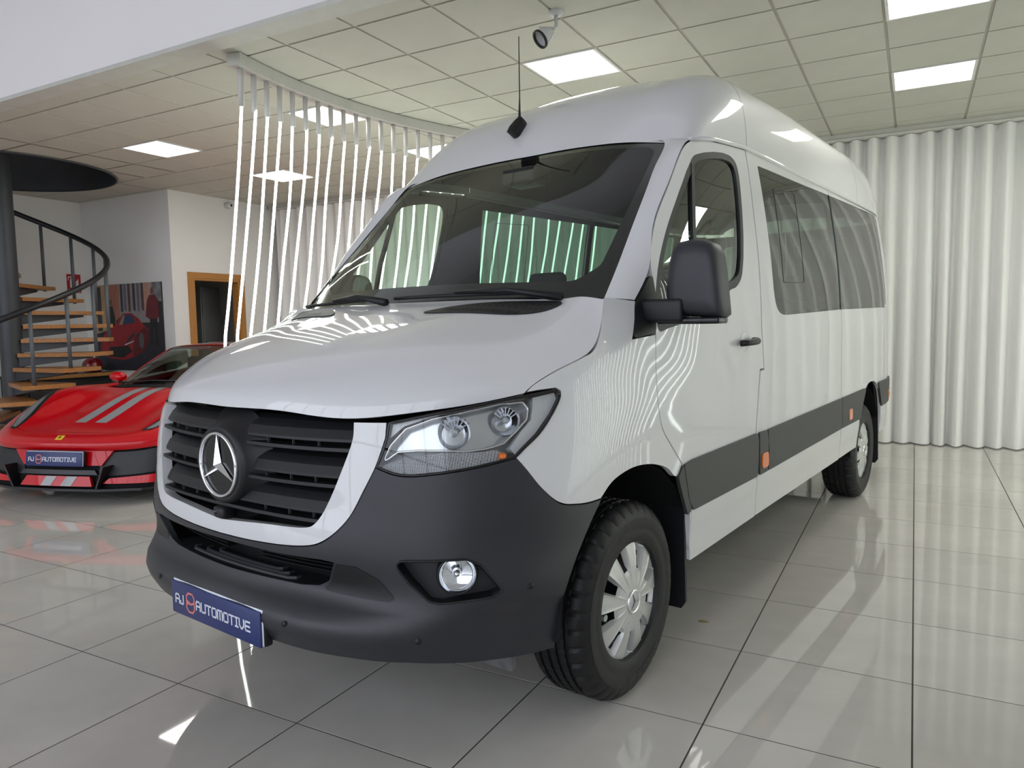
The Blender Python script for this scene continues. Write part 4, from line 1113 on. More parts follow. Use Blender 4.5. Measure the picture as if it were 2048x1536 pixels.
# ---- side: fender, doors, quarter panels
HOODCUT = crv([(1.075, 1.142), (1.105, 1.166), (1.184, 1.202), (1.30, 1.238), (1.368, 1.262), (1.42, 1.322), (1.48, 1.405), (1.508, 1.438)])
DOORCUT = crv([(2.905, 2.163), (2.60, 2.141), (2.40, 2.118), (2.325, 2.098), (2.268, 2.064), (2.215, 2.010), (2.121, 1.890), (1.979, 1.705), (1.895, 1.56), (1.894, 1.50), (1.888, 1.42), (1.842, 1.308)])
DOORLOW = crv([(1.838, 1.308), (1.80, 1.103), (1.815, 1.008), (1.847, .949), (1.926, .872), (2.01, .795)])
DOORREAR = [(2.947, 2.166), (2.93, 1.85), (2.925, 1.308), (2.955, 1.112), (2.90, 1.110), (2.873, .98), (2.842, .81), (2.84, .60), (2.855, .425)]
ARCHF = crv([(2.01, .795), (1.96, .755), (1.88, .80), (1.80, .826), (1.694, .845), (1.579, .848), (1.463, .825), (1.40, .783)])
fender = HOODCUT + [(1.74, 1.425), (1.70, 1.36), (1.64, 1.290), (1.838, 1.302)] + DOORLOW[1:] + ARCHF[1:] + FEND_LOW[::-1][1:] + LAMP_OUT[::-1][1:] + [(1.179, 1.149), (1.12, 1.146)]
DGLASS = crv([(2.326, 2.024), (2.389, 2.054), (2.735, 2.102), (2.80, 2.07), (2.80, 1.93), (2.70, 1.56), (2.62, 1.50), (2.542, 1.482), (2.41, 1.422), (2.179, 1.365), (1.947, 1.325), (1.868, 1.318), (1.915, 1.50), (2.04, 1.682)], True, 4)
SG1 = fillet([(3.089, 2.111), (4.458, 2.140), (4.458, 1.405)], 0) + crv([(3.33, 1.372), (3.25, 1.374), (3.19, 1.392), (3.15, 1.43), (3.125, 1.50)])
SG1 = [(3.086, 2.10), (3.089, 2.108), (3.097, 2.112)] + SG1[1:]
SG2 = fillet([(4.470, 2.140), (5.93, 2.165), (5.985, 2.14), (5.985, 1.46), (5.95, 1.430), (4.470, 1.405)], .03)
REARARCH = crv([(5.76, .43), (5.765, .55), (5.73, .68), (5.65, .79), (5.53, .85), (5.40, .87), (5.25, .855), (5.12, .79), (5.03, .68), (4.985, .55), (4.96, .43)])
for mr_ in (False, True):
    panel('front_wing', W, fender, PAINT, van, off=0, depth=.02, h=.03, gap=.002, mirror=mr_)
    # black lamp-side triangle trim
    panel('mirror_triangle', W, fillet([(1.635, 1.290), (1.840, 1.306), (1.890, 1.42), (1.893, 1.535), (1.74, 1.41), (1.70, 1.36)], .02), BLACK, van, off=.003, depth=.01, h=.03, mirror=mr_)
    dr_out = DOORCUT + DOORLOW[1:] + [(2.052, .70), (2.085, .55), (2.095, .43)] + [(2.855, .425)] + DOORREAR[::-1][1:]
    dr = panel('front_door', W, dr_out, PAINT, van, holes=[inset(DGLASS, -.001)], off=0, depth=.022, h=.04, gap=.0028, mirror=mr_)
    inner = crv([(2.345, 2.000), (2.40, 2.028), (2.71, 2.074), (2.765, 2.05), (2.768, 1.93), (2.672, 1.575), (2.60, 1.53), (2.53, 1.51), (2.40, 1.455), (2.168, 1.392), (1.95, 1.350), (1.90, 1.346), (1.945, 1.50), (2.065, 1.682)], True, 4)
    panel('window_seal', W, DGLASS, BLACK, dr, holes=[inner], off=-.001, depth=.012, h=.03, mirror=mr_)
    panel('door_glass', W, inset(inner, -.006), DOORGL, dr, off=-.010, depth=0, h=.06, mirror=mr_)
    panel('glass_divider', W, [(2.318, 2.006), (2.345, 2.014), (2.264, 1.70), (2.238, 1.42), (2.212, 1.41), (2.238, 1.70)], BLACK, dr, off=.001, depth=.014, h=.04, mirror=mr_)
    # handle
    P, N_ = W.at((-1 if mr_ else 1) * 2.70, 1.248, 0); sx_ = -1 if mr_ else 1
    cup = lathe('handle_cup', [(0, .004), (.03, .003), (.048, .0015), (.053, 0.0)], PAINT, dr, n=28, axis='x'); cup.location = P; cup.scale = (sx_, 1, .9)
    tube('door_handle', [(P.x + sx_ * .012, P.y - .085, P.z - .004), (P.x + sx_ * .034, P.y - .065, P.z - .002), (P.x + sx_ * .040, P.y, P.z), (P.x + sx_ * .036, P.y + .06, P.z + .003), (P.x + sx_ * .012, P.y + .085, P.z + .005)], .0145, BLACK, dr, n=10, taper=[1, 1, 1.05, 1.15, 1.1])
    sp_ = [(2.952, 2.166), (2.936, 1.85), (2.931, 1.308), (2.961, 1.106), (2.906, 1.104), (2.879, .98), (2.848, .81), (2.846, .60), (2.861, .425), (4.462, .43), (4.462, 2.172)]
    sp = panel('side_panel', W, sp_, PAINT, van, holes=[SG1], off=0, depth=.02, h=.05, gap=.0018, mirror=mr_)
    panel('side_window', W, inset(SG1, .002), TINTGL, sp, off=-.003, depth=0, h=.07, mirror=mr_)
    panel('window_seam', W, [(4.4525, 1.402), (4.4615, 1.402), (4.4615, 2.143), (4.4525, 2.143)], GLOSSB, sp, off=.0005, depth=.004, h=.05, mirror=mr_)
    # sliding vent pane outline inside the side window
    q = [(3.289, 2.027), (3.673, 2.049), (3.678, 1.551), (3.30, 1.538)]
    panel('pane_frame', W, fillet(q, .02), BLACK, sp, holes=[inset(fillet(q, .02), .0035)], off=-.0015, depth=.002, h=.05, mirror=mr_)
    qp_ = [(4.466, 2.172), (4.466, .43)] + REARARCH[::-1] + [(6.38, .45), (6.52, .60), (6.52, 2.172)]
    qp = panel('rear_quarter_panel', W, qp_, PAINT, van, holes=[SG2], off=0, depth=.02, h=.05, gap=.0018, mirror=mr_)
    panel('window_seam', W, [(4.4665, 1.402), (4.4755, 1.402), (4.4755, 2.143), (4.4665, 2.143)], GLOSSB, qp, off=.0005, depth=.004, h=.05, mirror=mr_)
    panel('rear_side_window', W, inset(SG2, .002), TINTGL, qp, off=-.003, depth=0, h=.07, mirror=mr_)
    # grey rubbing strips
    st1 = [(2.012, .792), (2.10, .80), (2.842, .808), (2.862, .77), (2.858, .66), (2.842, .600), (2.10, .597), (2.06, .64)]
    panel('rubbing_strip', W, fillet(st1, .012), STRIP, dr, off=.014, depth=.016, h=.03, soft=.004, mirror=mr_)
    panel('arch_edge_strip', W, fillet([(1.965, .752), (2.012, .795), (2.062, .66), (2.085, .60), (2.05, .585), (2.005, .67)], .01), STRIP, dr, off=.010, depth=.014, h=.02, soft=.003, mirror=mr_)
    s2 = panel('rubbing_strip', W, fillet([(2.872, .808), (2.982, .806), (3.004, .75), (3.002, .66), (2.99, .602), (2.878, .600), (2.88, .70)], .012), STRIP, sp, off=.014, depth=.016, h=.03, soft=.004, mirror=mr_)
    panel('rubbing_strip', W, fillet([(2.996, .806), (4.462, .828), (4.462, .630), (3.004, .602), (3.016, .70)], .012), STRIP, sp, off=.014, depth=.016, h=.04, soft=.004, mirror=mr_)
    panel('rubbing_strip', W, fillet([(4.468, .828), (5.165, .838), (5.06, .72), (5.005, .633), (4.468, .630)], .012), STRIP, qp, off=.014, depth=.016, h=.04, soft=.004, mirror=mr_)
    panel('rubbing_strip', W, fillet([(5.60, .848), (6.40, .850), (6.40, .655), (5.75, .648), (5.69, .74)], .012), STRIP, qp, off=.014, depth=.016, h=.04, soft=.004, mirror=mr_)
    # side marker lamps
    for k, (uu, vv, par) in enumerate(((2.942, .665, sp), (4.678, .70, qp), (6.12, .715, qp))):
        panel('side_marker', W, fillet([(uu - .046, vv - .037), (uu + .046, vv - .037), (uu + .046, vv + .037), (uu - .046, vv + .037)], .024), AMBER, par, off=.021, depth=.012, h=.02, soft=.004, mirror=mr_)
    # white sills
    panel('sill', W, fillet([(2.095, .592), (2.84, .594), (2.858, .52), (2.862, .40), (2.105, .385)], .006), PAINT, dr, off=.006, depth=.02, h=.04, soft=.004, mirror=mr_)
    panel('sill', W, fillet([(2.866, .595), (4.46, .623), (4.46, .425), (2.868, .402)], .006), PAINT, sp, off=.006, depth=.02, h=.04, soft=.004, mirror=mr_)
    panel('sill', W, fillet([(4.468, .624), (5.0, .627), (4.965, .53), (4.90, .435), (4.468, .428)], .01), PAINT, qp, off=.006, depth=.02, h=.04, soft=.004, mirror=mr_)
    # lining, mudflaps
    lin = [(1.80, .45), (2.10, .45), (2.10, .75), (1.90, .87), (1.80, .87)]
    panel('body_lining', W, [(1.70, .88), (1.95, .86), (2.11, .62), (2.12, .45), (4.93, .45), (4.99, .66), (5.15, .84), (5.40, .90), (5.62, .84), (5.77, .62), (5.80, .47), (6.6, .47), (6.6, 2.16), (2.93, 2.15), (2.42, 2.105), (2.33, 2.075), (2.19, 1.93), (2.05, 1.74), (1.95, 1.56), (1.94, 1.42), (1.70, 1.38), (1.58, 1.28), (1.45, 1.2), (1.40, 1.0), (1.48, .87)], LININGM, van,
          holes=[inset(DGLASS, .02), inset(SG1, .02), inset(SG2, .02)], off=-.03, depth=.006, h=.10, mirror=mr_)
    sx_ = -1 if mr_ else 1
    for yc, yb in ((.425, .29), (4.09, .30)):
        V, F = prism_vf([(sx_ * .80, .86 if yc < 1 else .70), (sx_ * .975, .62), (sx_ * .985, .22), (sx_ * .965, .19), (sx_ * .80, .19)] if sx_ > 0 else [(sx_ * .80, .19), (sx_ * .965, .19), (sx_ * .985, .22), (sx_ * .975, .62), (sx_ * .80, .86 if yc < 1 else .70)], yc - .012, yc + .004, 'y')
        mk('mudflap', V, F, BLACK, van)
    # wheel housings
    for yc, rr in ((0, .475), (3.665, .455)):
        V = []; F = []
        for i in range(25):
            a = math.pi * (.03 + .97 * i / 24)
            for xx in (.45, .972): V.append((sx_ * xx, yc - .0 + rr * math.cos(a), .37 + rr * math.sin(a)))
        F = [(2 * i, 2 * i + 1, 2 * i + 3, 2 * i + 2) for i in range(24)]
        wl = mk('wheel_housing', V, F, MATTE, van, smooth=True)
        Vc = [(sx_ * .45, yc, .37)] + [(sx_ * .45, yc + rr * math.cos(math.pi * (.03 + .97 * i / 24)), .37 + rr * math.sin(math.pi * (.03 + .97 * i / 24))) for i in range(25)]
        mk('housing_wall', Vc, [(0, i, i + 1) for i in range(1, 25)], MATTE, wl)
# ---- A pillars: lofted strip from windscreen edge to door cut
for sx_ in (1, -1):
    Lc = [tuple(G.at(.823, v_, .005)[0]) for v_ in (.03, .20, .395, .665, .83, .985)] + [tuple(G.at(.74, .995, .006)[0])]
    Rc = [(1.735, 1.428), (1.890, 1.56), (1.975, 1.708), (2.117, 1.892), (2.211, 2.012), (2.30, 2.092), (2.42, 2.125)]
    Rp = [tuple(W.at(a, b, 0)[0]) for a, b in Rc]
    rows_ = []
    for l, r_ in zip(Lc, Rp):
        l = Vector(l); r_ = Vector(r_); mid = (l + r_) / 2; d = (r_ - l); n_ = Vector((.55, -.75, .35)).normalized(); q1 = l + d * .33; q2 = l + d * .7
        rows_.append([tuple(l), tuple(q1 + n_ * .008), tuple(q2 + n_ * .007), tuple(r_)])
    Pp = Patch([0, .33, .7, 1], [0, .17, .34, .55, .72, .86, 1.0], rows_)
    if sx_ < 0:
        Pp = Patch([0, .3, .67, 1], [0, .17, .34, .55, .72, .86, 1.0], [[(-x, y, z) for x, y, z in r[::-1]] for r in rows_])
    sheet('a_pillar', Pp, 0, 1, 0, 1, 12, 50, PAINT, van)
# ---- roof
sheet('front_roof_cap', RF, 0, .745, -1.13, 1.13, 48, 120, PAINT, van, flip=False)
sheet('roof_skin', RF, .75, 3.02, -1.13, 1.13, 60, 120, PAINT, van)
sheet('rear_roof_cap', RF, 3.025, 4.3, -1.13, 1.13, 50, 120, PAINT, van)
sheet('roof_lining', RF, .03, 4.2, -1.10, 1.10, 60, 60, LININGM, van, off=-.035)
for sx_ in (1, -1):   # gutter moulding
    P = [W.at(sx_ * (u_), v_, .001)[0] for u_, v_ in [(2.34, 2.112), (2.60, 2.152), (2.93, 2.175)] + [(2.93 + .12 * k, 2.174 + .0005 * k) for k in range(1, 29)]]
    tube('roof_gutter', [tuple(q) for q in P], .011, PAINT, van, n=8)
# ---- windscreen: glass with black printed border
gl_out = fillet([(-.826, .02), (.826, .02), (.828, .5), (.828, .985), (-.828, .985), (-.828, .5)], .02)
gl_in = fillet([(-.70, .125), (.70, .125), (.765, .20), (.775, .5), (.785, .955), (-.785, .955), (-.775, .5), (-.765, .20)], .06)
ws = panel('windscreen', G, gl_out, WSGL, van, off=0, depth=0, h=.06)
panel('windscreen_border', G, gl_out, GLOSSB, ws, holes=[gl_in], off=-.003, depth=.004, h=.035)
# sun visor strip tint / sensor pod behind the glass
P, N_ = G.at(0, .93, -.05); box('mirror_sensor_pod', (P.x - .10, P.x + .10, P.y - .10, P.y + .06, P.z - .07, P.z + .01), BLACK, van, bevel=.02, seg=3)
# wipers and scuttle
sheet('scuttle_panel', Patch([-.9, -.5, 0, .5, .9], [0, 1], [[(-.87, .0, 1.425), (-.5, -.09, 1.432), (0, -.145, 1.437), (.5, -.09, 1.432), (.87, .0, 1.425)], [(-.86, .10, 1.41), (-.5, .0, 1.40), (0, -.06, 1.39), (.5, .0, 1.40), (.86, .10, 1.41)]]), -.9, .9, 0, 1, 30, 4, BLACK, van)
for a, b, hb in (((-.80, .045), (-.16, .052), (-.42, .012)), ((-.05, .052), (.60, .058), (.34, .012))):
    pts = [G.at(a[0] + (b[0] - a[0]) * k / 10, a[1] + (b[1] - a[1]) * k / 10, .016)[0] for k in range(11)]
    wb = tube('wiper_blade', [tuple(q) for q in pts], .008, BLACK, van, n=6)
    p0 = G.at(b[0] - .02 + .12, .02, .03)[0]; p1 = G.at(b[0] - .10, .045, .045)[0]; p2 = G.at((a[0] + b[0]) / 2, (a[1] + b[1]) / 2, .03)[0]
    tube('wiper_arm', [tuple(p0), tuple(p1), tuple(p2)], .011, BLACK, wb, n=8, taper=[1.5, 1.0, .6])
# ---- antenna
ab = thing_ = None
P = Vector((-.165, .885, 2.352))
fin = [(a_ * 1.25, b_ * 1.2) for a_, b_ in [(-.075, -.012), (-.055, .018), (-.02, .05), (.01, .072), (.035, .062), (.055, .048), (.06, .035), (.045, -.02), (0, -.04)]]
V = []; F = []
for sx_, wd in ((-1, .35), (0, 1.0), (1, .35)): pass
secs = [(-.022, .55), (-.014, .9), (0, 1.0), (.014, .9), (.022, .55)]
for sx_, sc in secs:
    for a, b in fin: V.append((P.x + sx_, P.y + a * sc, P.z + b * sc))
k = len(fin)
for i in range(len(secs) - 1):
    for j in range(k): F.append((i * k + j, (i + 1) * k + j, (i + 1) * k + (j + 1) % k, i * k + (j + 1) % k))
F.append(tuple(range(k))); F.append(tuple((len(secs) - 1) * k + j for j in range(k))[::-1])
an = mk('antenna_base', V, F, BLACK, van, smooth=False)
tube('antenna_whip', [(P.x, P.y + .01, P.z + .05), (P.x, P.y + .012, P.z + .10), (P.x, P.y + .015, P.z + .18), (P.x, P.y + .016, P.z + .49)], .0032, BLACK, an, n=8, taper=[3.2, 2.0, 1.0, .75])
# ---- door mirrors
MIRP = mat('mirror_shell_plastic', srgb(40, 41, 46), .45, bump=.08, bscale=900)
def door_mirror(sx_, folded):
    root = bpy.data.objects.new('door_mirror', None); root.empty_display_size = .1; link(root, van)
    root.location = (sx_ * .975, .16, 1.40)
    # housing outline looking from the front (x outwards, z up), lofted in depth
    SCL = .93
    out = [(a_ * SCL + .012, b_ * SCL) for a_, b_ in (lambda L_: L_)([(.035, -.03), (.035, .08), (.045, .17), (.062, .225), (.085, .247), (.13, .253), (.18, .248), (.215, .232), (.235, .195), (.247, .12), (.256, .03), (.262, -.035), (.245, -.048), (.16, -.040), (.08, -.034)])]
    cx = sum(p[0] for p in out) / len(out); cz = sum(p[1] for p in out) / len(out)
    V = []; F = []; k = len(out)
    lay = [(-.055, .55), (-.05, .80), (-.035, .94), (-.005, 1.0), (.055, .985), (.065, .95)]
    for yy, sc in lay:
        for a, b in out: V.append((sx_ * (cx + (a - cx) * sc), yy + .03, cz + (b - cz) * sc))
    for i in range(len(lay) - 1):
        for j in range(k):
            q = (i * k + j, i * k + (j + 1) % k, (i + 1) * k + (j + 1) % k, (i + 1) * k + j); F.append(q if sx_ < 0 else q[::-1])
    F.append(tuple(range(k)) if sx_ > 0 else tuple(range(k))[::-1]); F.append(tuple((len(lay) - 1) * k + j for j in range(k)))
    hs = mk('mirror_shell', V, F, MIRP, root, smooth=True)
    Vg = [(sx_ * (cx + (a - cx) * .9), .096, cz + (b - cz) * .9) for a, b in out]
    mk('mirror_glass', Vg, [tuple(range(k))], mat('mirror_silver', (.7, .72, .74, 1), .03, metal=1.0, vary=.01), root)
    box('mirror_arm', (min(sx_ * -.06, sx_ * .12), max(sx_ * -.06, sx_ * .12), -.035, .045, -.055, .03), BLACK, root, bevel=.014, seg=3)
    box('mirror_base', (min(sx_ * .02, sx_ * .25), max(sx_ * .02, sx_ * .25), -.02, .07, -.062, -.038), GLOSSB, root, bevel=.008)
    if folded: root.rotation_euler = (0, 0, sx_ * math.radians(82)); root.location = (sx_ * 1.01, .30, 1.40)
    return root
door_mirror(1, False); door_mirror(-1, True)
# ---- rear: doors and windows
for mr_ in (False, True):
    rd_ = [(6.53, .62), (7.355, .62), (7.355, 2.165), (6.53, 2.165)]
    rw = fillet([(6.68, 1.42), (7.28, 1.42), (7.28, 2.06), (6.72, 2.06)], .05)
    rd = panel('rear_door', W, rd_, PAINT, van, holes=[rw], off=0, depth=.02, h=.05, gap=.002, mirror=mr_)
    panel('rear_door_glass', W, inset(rw, .002), TINTGL, rd, off=-.003, depth=0, h=.07, mirror=mr_)
    panel('rear_bumper', W, [(6.40, .44), (7.36, .40), (7.36, .61), (6.54, .61), (6.42, .60)], GREYP, van, off=.02, depth=.03, h=.04, mirror=mr_)
    panel('tail_lamp', W, [(6.40, .90), (6.515, .90), (6.515, 1.35), (6.40, 1.35)], mat('tail_lamp_red', srgb(140, 16, 20), .15, coat=1.0), van, off=.004, depth=.006, h=.04, mirror=mr_)
# ---- underbody
for b_ in ((-.80, .80, .60, 3.10, .36, .46), (-.42, .42, -.80, 4.70, .30, .44), (-.86, .86, 4.16, 4.72, .42, .5)):
    box('underbody_tray', b_, MATTE, van, bevel=.02)
box('cab_floor', (-.86, .86, .62, 4.7, .52, .56), LININGM, van)
box('skid_bracket', (.60, .80, -.50, -.46, .235, .40), mat('dusty_bracket', srgb(96, 96, 96), .5, vary=.35, scale=20), van, bevel=.01)
# ---- cabin
DASH = mat('dash_grey', srgb(46, 47, 48), .7)
dp = Patch([-.85, -.4, 0, .4, .85], [0, .35, .6, .8, 1], [
 [(-.86, .02, 1.37), (-.4, -.06, 1.38), (0, -.09, 1.38), (.4, -.06, 1.38), (.86, .02, 1.37)],
 [(-.88, .22, 1.40), (-.4, .18, 1.41), (0, .17, 1.42), (.4, .20, 1.44), (.88, .22, 1.40)],
 [(-.89, .42, 1.39), (-.4, .40, 1.40), (0, .42, 1.42), (.4, .40, 1.47), (.89, .42, 1.40)],
 [(-.89, .52, 1.26), (-.4, .50, 1.26), (0, .52, 1.28), (.4, .50, 1.30), (.89, .52, 1.26)],
 [(-.88, .46, .70), (-.4, .46, .70), (0, .50, .70), (.4, .46, .70), (.88, .46, .70)]])
sheet('dashboard', dp, -.85, .85, 0, 1, 40, 30, DASH, van)
box('dash_binnacle', (.22, .62, .26, .50, 1.40, 1.50), DASH, van, bevel=.04, seg=4)
box('dash_display', (-.26, .10, .34, .38, 1.42, 1.475), BLACK, van, bevel=.012)
stw = lathe('steering_wheel', [(.185 + .016 * math.cos(a), .016 * math.sin(a)) for a in [2 * math.pi * k / 10 for k in range(11)]], BLACK, van, n=40)
stw.location = (.42, .66, 1.38); stw.rotation_euler = (math.radians(62), 0, 0)
lathe('wheel_hub', [(0, .03), (.06, .02), (.07, -.02), (0, -.02)], BLACK, stw, n=24)
for a in (0, 2.1, 4.2):
    V, F = box_vf(.05, .18, -.018, .018, -.008, .008); s_ = mk('wheel_spoke', V, F, BLACK, stw); s_.rotation_euler = (0, 0, a + math.pi / 2 + .5)
SEATM = mat('seat_fabric', srgb(52, 53, 55), .9, vary=.1, scale=30)
seat0 = box('seat', (-.24, .24, -.26, .24, .52, 1.02), SEATM, van, bevel=.06, seg=3, loc=(.42, 1.10, -.16))
bk = box('seat_back', (-.235, .235, -.06, .06, 0, .66), SEATM, seat0, bevel=.05, seg=3, loc=(0, .24, .98)); bk.rotation_euler = (math.radians(-12), 0, 0)
box('headrest', (-.13, .13, -.045, .045, .67, .86), SEATM, bk, bevel=.04, seg=3)
dup(seat0, van, (-.42, 1.10, -.16))
for yy in (2.05, 2.85, 3.65):
    for xx in (-.60, -.12, .55): dup(seat0, van, (xx, yy, -.16))
o = box('price_sheet', (-.10, .10, -.14, .14, 0, .004), mat('dash_paper', srgb(205, 206, 206), .6), van); o.location = (.52, .10, 1.405); o.rotation_euler = (.05, 0, .3)
# ---- wheels
RUB = mat('tyre_rubber', srgb(23, 23, 24), .5, vary=.12, scale=14, bump=.1, bscale=200, spec=.35)
def tyre_vf():
    R_, w = .356, .1175; n = 180
    prof = [(.205, -.095, 0), (.212, -.110, 0), (.25, -.119, 0), (.29, -.1195, 0), (.318, -.114, 1), (.338, -.101, 2), (.349, -.088, 3)]
    # tread with four circumferential grooves
    tr = []
    for a in (-.075, -.064): tr.append((R_ - .002, a, 3))
    for g in (-.055, -.018, .018, .055):
        tr += [(R_ - .001, g - .007, 4), (R_ - .010, g - .0055, 5), (R_ - .010, g + .0055, 5), (R_ - .001, g + .007, 4)]
    for a in (.064, .075): tr.append((R_ - .002, a, 3))
    prof = prof + tr + [(.349, .088, 3), (.338, .101, 2), (.318, .114, 1), (.302, .1185, 0), (.299, .1205, 0), (.272, .1205, 0), (.268, .119, 0), (.25, .119, 0), (.228, .117, 0), (.212, .110, 0), (.205, .095, 0)]
    V = []; F = []; k = len(prof)
    for i in range(n):
        a = 2 * math.pi * i / n
        for r, h, tg in prof:
            rr = r
            if tg in (2, 3) and i % 5 == 0: rr -= .0075
            if tg == 1 and i % 5 == 0: rr -= .003
            if tg == 4 and i % 3 == 0: rr -= .003
            V.append((h, rr * math.cos(a), rr * math.sin(a)))
    for i in range(n):
        for j in range(k - 1): F.append((i * k + j, i * k + j + 1, ((i + 1) % n) * k + j + 1, ((i + 1) % n) * k + j))
    return V, F
def cover_vf(ns=9):
    """pressed wheel cover: spokes with openings between them; axis +x"""
    V = []; F = []
    n = ns * 16; rad = [0.0, .038, .050, .075, .100, .112, .125, .150, .172, .190, .200, .206]
    def hgt(r):
        if r < .05: return .030
        if r < .10: return .030 - .004 * (r - .05) / .05
        return .026 - .020 * ((r - .10) / .106) ** 1.6
    idx = {}
    for i in range(n):
        ph = (i % 16) / 16; a = 2 * math.pi * i / n
        for j, r in enumerate(rad):
            opening = .28 < ph < .72
            h = hgt(r)
            if opening and .105 < r < .196: h -= .020 * min(1, (r - .10) / .03)
            if abs(ph - .25) < .04 or abs(ph - .75) < .04:
                if .06 < r < .20: h += .002
            idx[i, j] = len(V); V.append((h, r * math.cos(a), r * math.sin(a)))
    for i in range(n):
        ph = ((i % 16) + .5) / 16
        for j in range(len(rad) - 1):
            r = (rad[j] + rad[j + 1]) / 2
            if .30 < ph < .70 and .114 < r < .172: continue
            i2 = (i + 1) % n
            q = (idx[i, j], idx[i, j + 1], idx[i2, j + 1], idx[i2, j]); F.append(q)
    # rim lip
    o = len(V)
    for i in range(n):
        a = 2 * math.pi * i / n
        for h, r in ((.006, .206), (.002, .2085), (-.012, .2085)): V.append((h, r * math.cos(a), r * math.sin(a)))
    for i in range(n):
        for j in range(2): F.append((o + i * 3 + j, o + i * 3 + j + 1, o + ((i + 1) % n) * 3 + j + 1, o + ((i + 1) % n) * 3 + j))
    return V, F
COVER = mat('wheel_cover_silver', srgb(192, 194, 190), .34, metal=.35, vary=.02)
tv, tf_ = tyre_vf(); cv, cfv = cover_vf()
ty0 = mk('tyre', tv, tf_, RUB, van, smooth=True); ty0.data.set_sharp_from_angle(angle=math.radians(22))
# raised sidewall lettering and ridges
V2, F2, w2 = lettering('COMMERCIO', .017, .75, .0035, .006)
def ring_text(V2, w, r0, a0, x): return [(x, (r0 + b) * math.cos(a0 - (a - w / 2) / r0), (r0 + b) * math.sin(a0 - (a - w / 2) / r0)) for a, b in V2]
TXT = mat('tyre_lettering', srgb(62, 62, 62), .5)
mk('sidewall_lettering', ring_text(V2, w2, .272, -math.radians(68), .1222), F2, TXT, ty0)
V3, F3, w3 = lettering('PRO', .017, .75, .0035, .006)
mk('sidewall_lettering', ring_text(V3, w3, .272, -math.radians(68) - (w2 / 2 + .045) / .272, .1222), F3, TXT, ty0)
parts = []
for k in range(12):
    a = 2 * math.pi * k / 12 + .1
    for da in (0, .035): parts.append(([(.1212, rr * math.cos(a + da + e), rr * math.sin(a + da + e)) for rr, e in ((.274, 0), (.300, .03), (.300, .036), (.274, .006))], [(0, 1, 2, 3)]))
V, F = join_vf(parts); mk('sidewall_ridges', V, F, TXT, ty0)['kind'] = 'stuff'
cv0 = mk('wheel_cover', cv, cfv, COVER, van, smooth=True); cv0.data.set_sharp_from_angle(angle=math.radians(28))
cap = lathe('hub_cap', [(0, .0345), (.030, .0340), (.036, .0330), (.040, .0305)], SILVER, cv0, n=40, axis='x')
lathe('hub_ring', [(.034, .033), (.0375, .0365), (.041, .033), (.041, .029)], CHROME, cv0, n=40, axis='x')
V = [(.0385, 0, 0)]; F = []
for k in range(3):
    a = math.pi / 2 + k * 2 * math.pi / 3 + .25; a2 = a + math.pi / 3
    V.append((.0355, .034 * math.cos(a), .034 * math.sin(a))); V.append((.0350, .006 * math.cos(a2), .006 * math.sin(a2)))
for k in range(3):
    t0, i0, ip = 1 + 2 * k, 2 + 2 * k, 2 + 2 * ((k - 1) % 3); F += [(0, t0, i0), (0, ip, t0)]
mk('hub_star', V, F, mat('dark_chrome', (.25, .26, .27, 1), .2, metal=1.0), cv0)
rim = lathe('steel_rim', [(.206, -.02), (.19, -.03), (.15, -.05), (.09, -.03), (0, -.03)], mat('black_steel_rim', srgb(26, 26, 27), .5), cv0, n=40, axis='x')
bolts = []
for k in range(6):
    a = k * math.pi / 3; bolts.append(([(v[0], v[1], v[2]) for v in lathe_vf([(0, .004), (.012, .004), (.013, -.03)], 8, 'x', (0, .145 * math.cos(a), .145 * math.sin(a)))[0]], lathe_vf([(0, .004), (.012, .004), (.013, -.03)], 8, 'x')[1]))
for v_, f_ in bolts: mk('wheel_bolt', v_, f_, SILVER, cv0)
WX = .852
for yy, sx_ in ((0, 1), (0, -1), (3.665, 1), (3.665, -1)):
    if yy == 0 and sx_ == 1: t_, c_ = ty0, cv0
    else: t_ = dup(ty0, van); c_ = dup(cv0, van)
    t_.location = (sx_ * WX, yy, .352); t_.rotation_euler = (0 if yy == 0 else .4, 0, 0 if sx_ > 0 else math.pi)
    c_.scale = (1, 1.055, 1.055); c_.location = (sx_ * (WX + .088), yy, .352); c_.rotation_euler = (0.12 if yy == 0 else .5, 0, 0 if sx_ > 0 else math.pi)
# ================================================================== SPORTS CAR
car = thing('sports_car', 'low red sports car with two grey stripes parked beside the stairs', 'car', (-4.081, .66, 0), math.radians(16.8))
RED = mat('red_car_paint', srgb(196, 2, 20), .28, spec=.25, coat=.55, vary=.01, scale=3)
STRP = mat('grey_racing_stripe', srgb(150, 152, 152), .3, coat=.5, vary=.02)
CARB = mat('carbon_black', srgb(24, 24, 26), .35, vary=.2, scale=80)
CARGL = glass('car_glass', (.34, .44, .38, 1), refl=1.5)
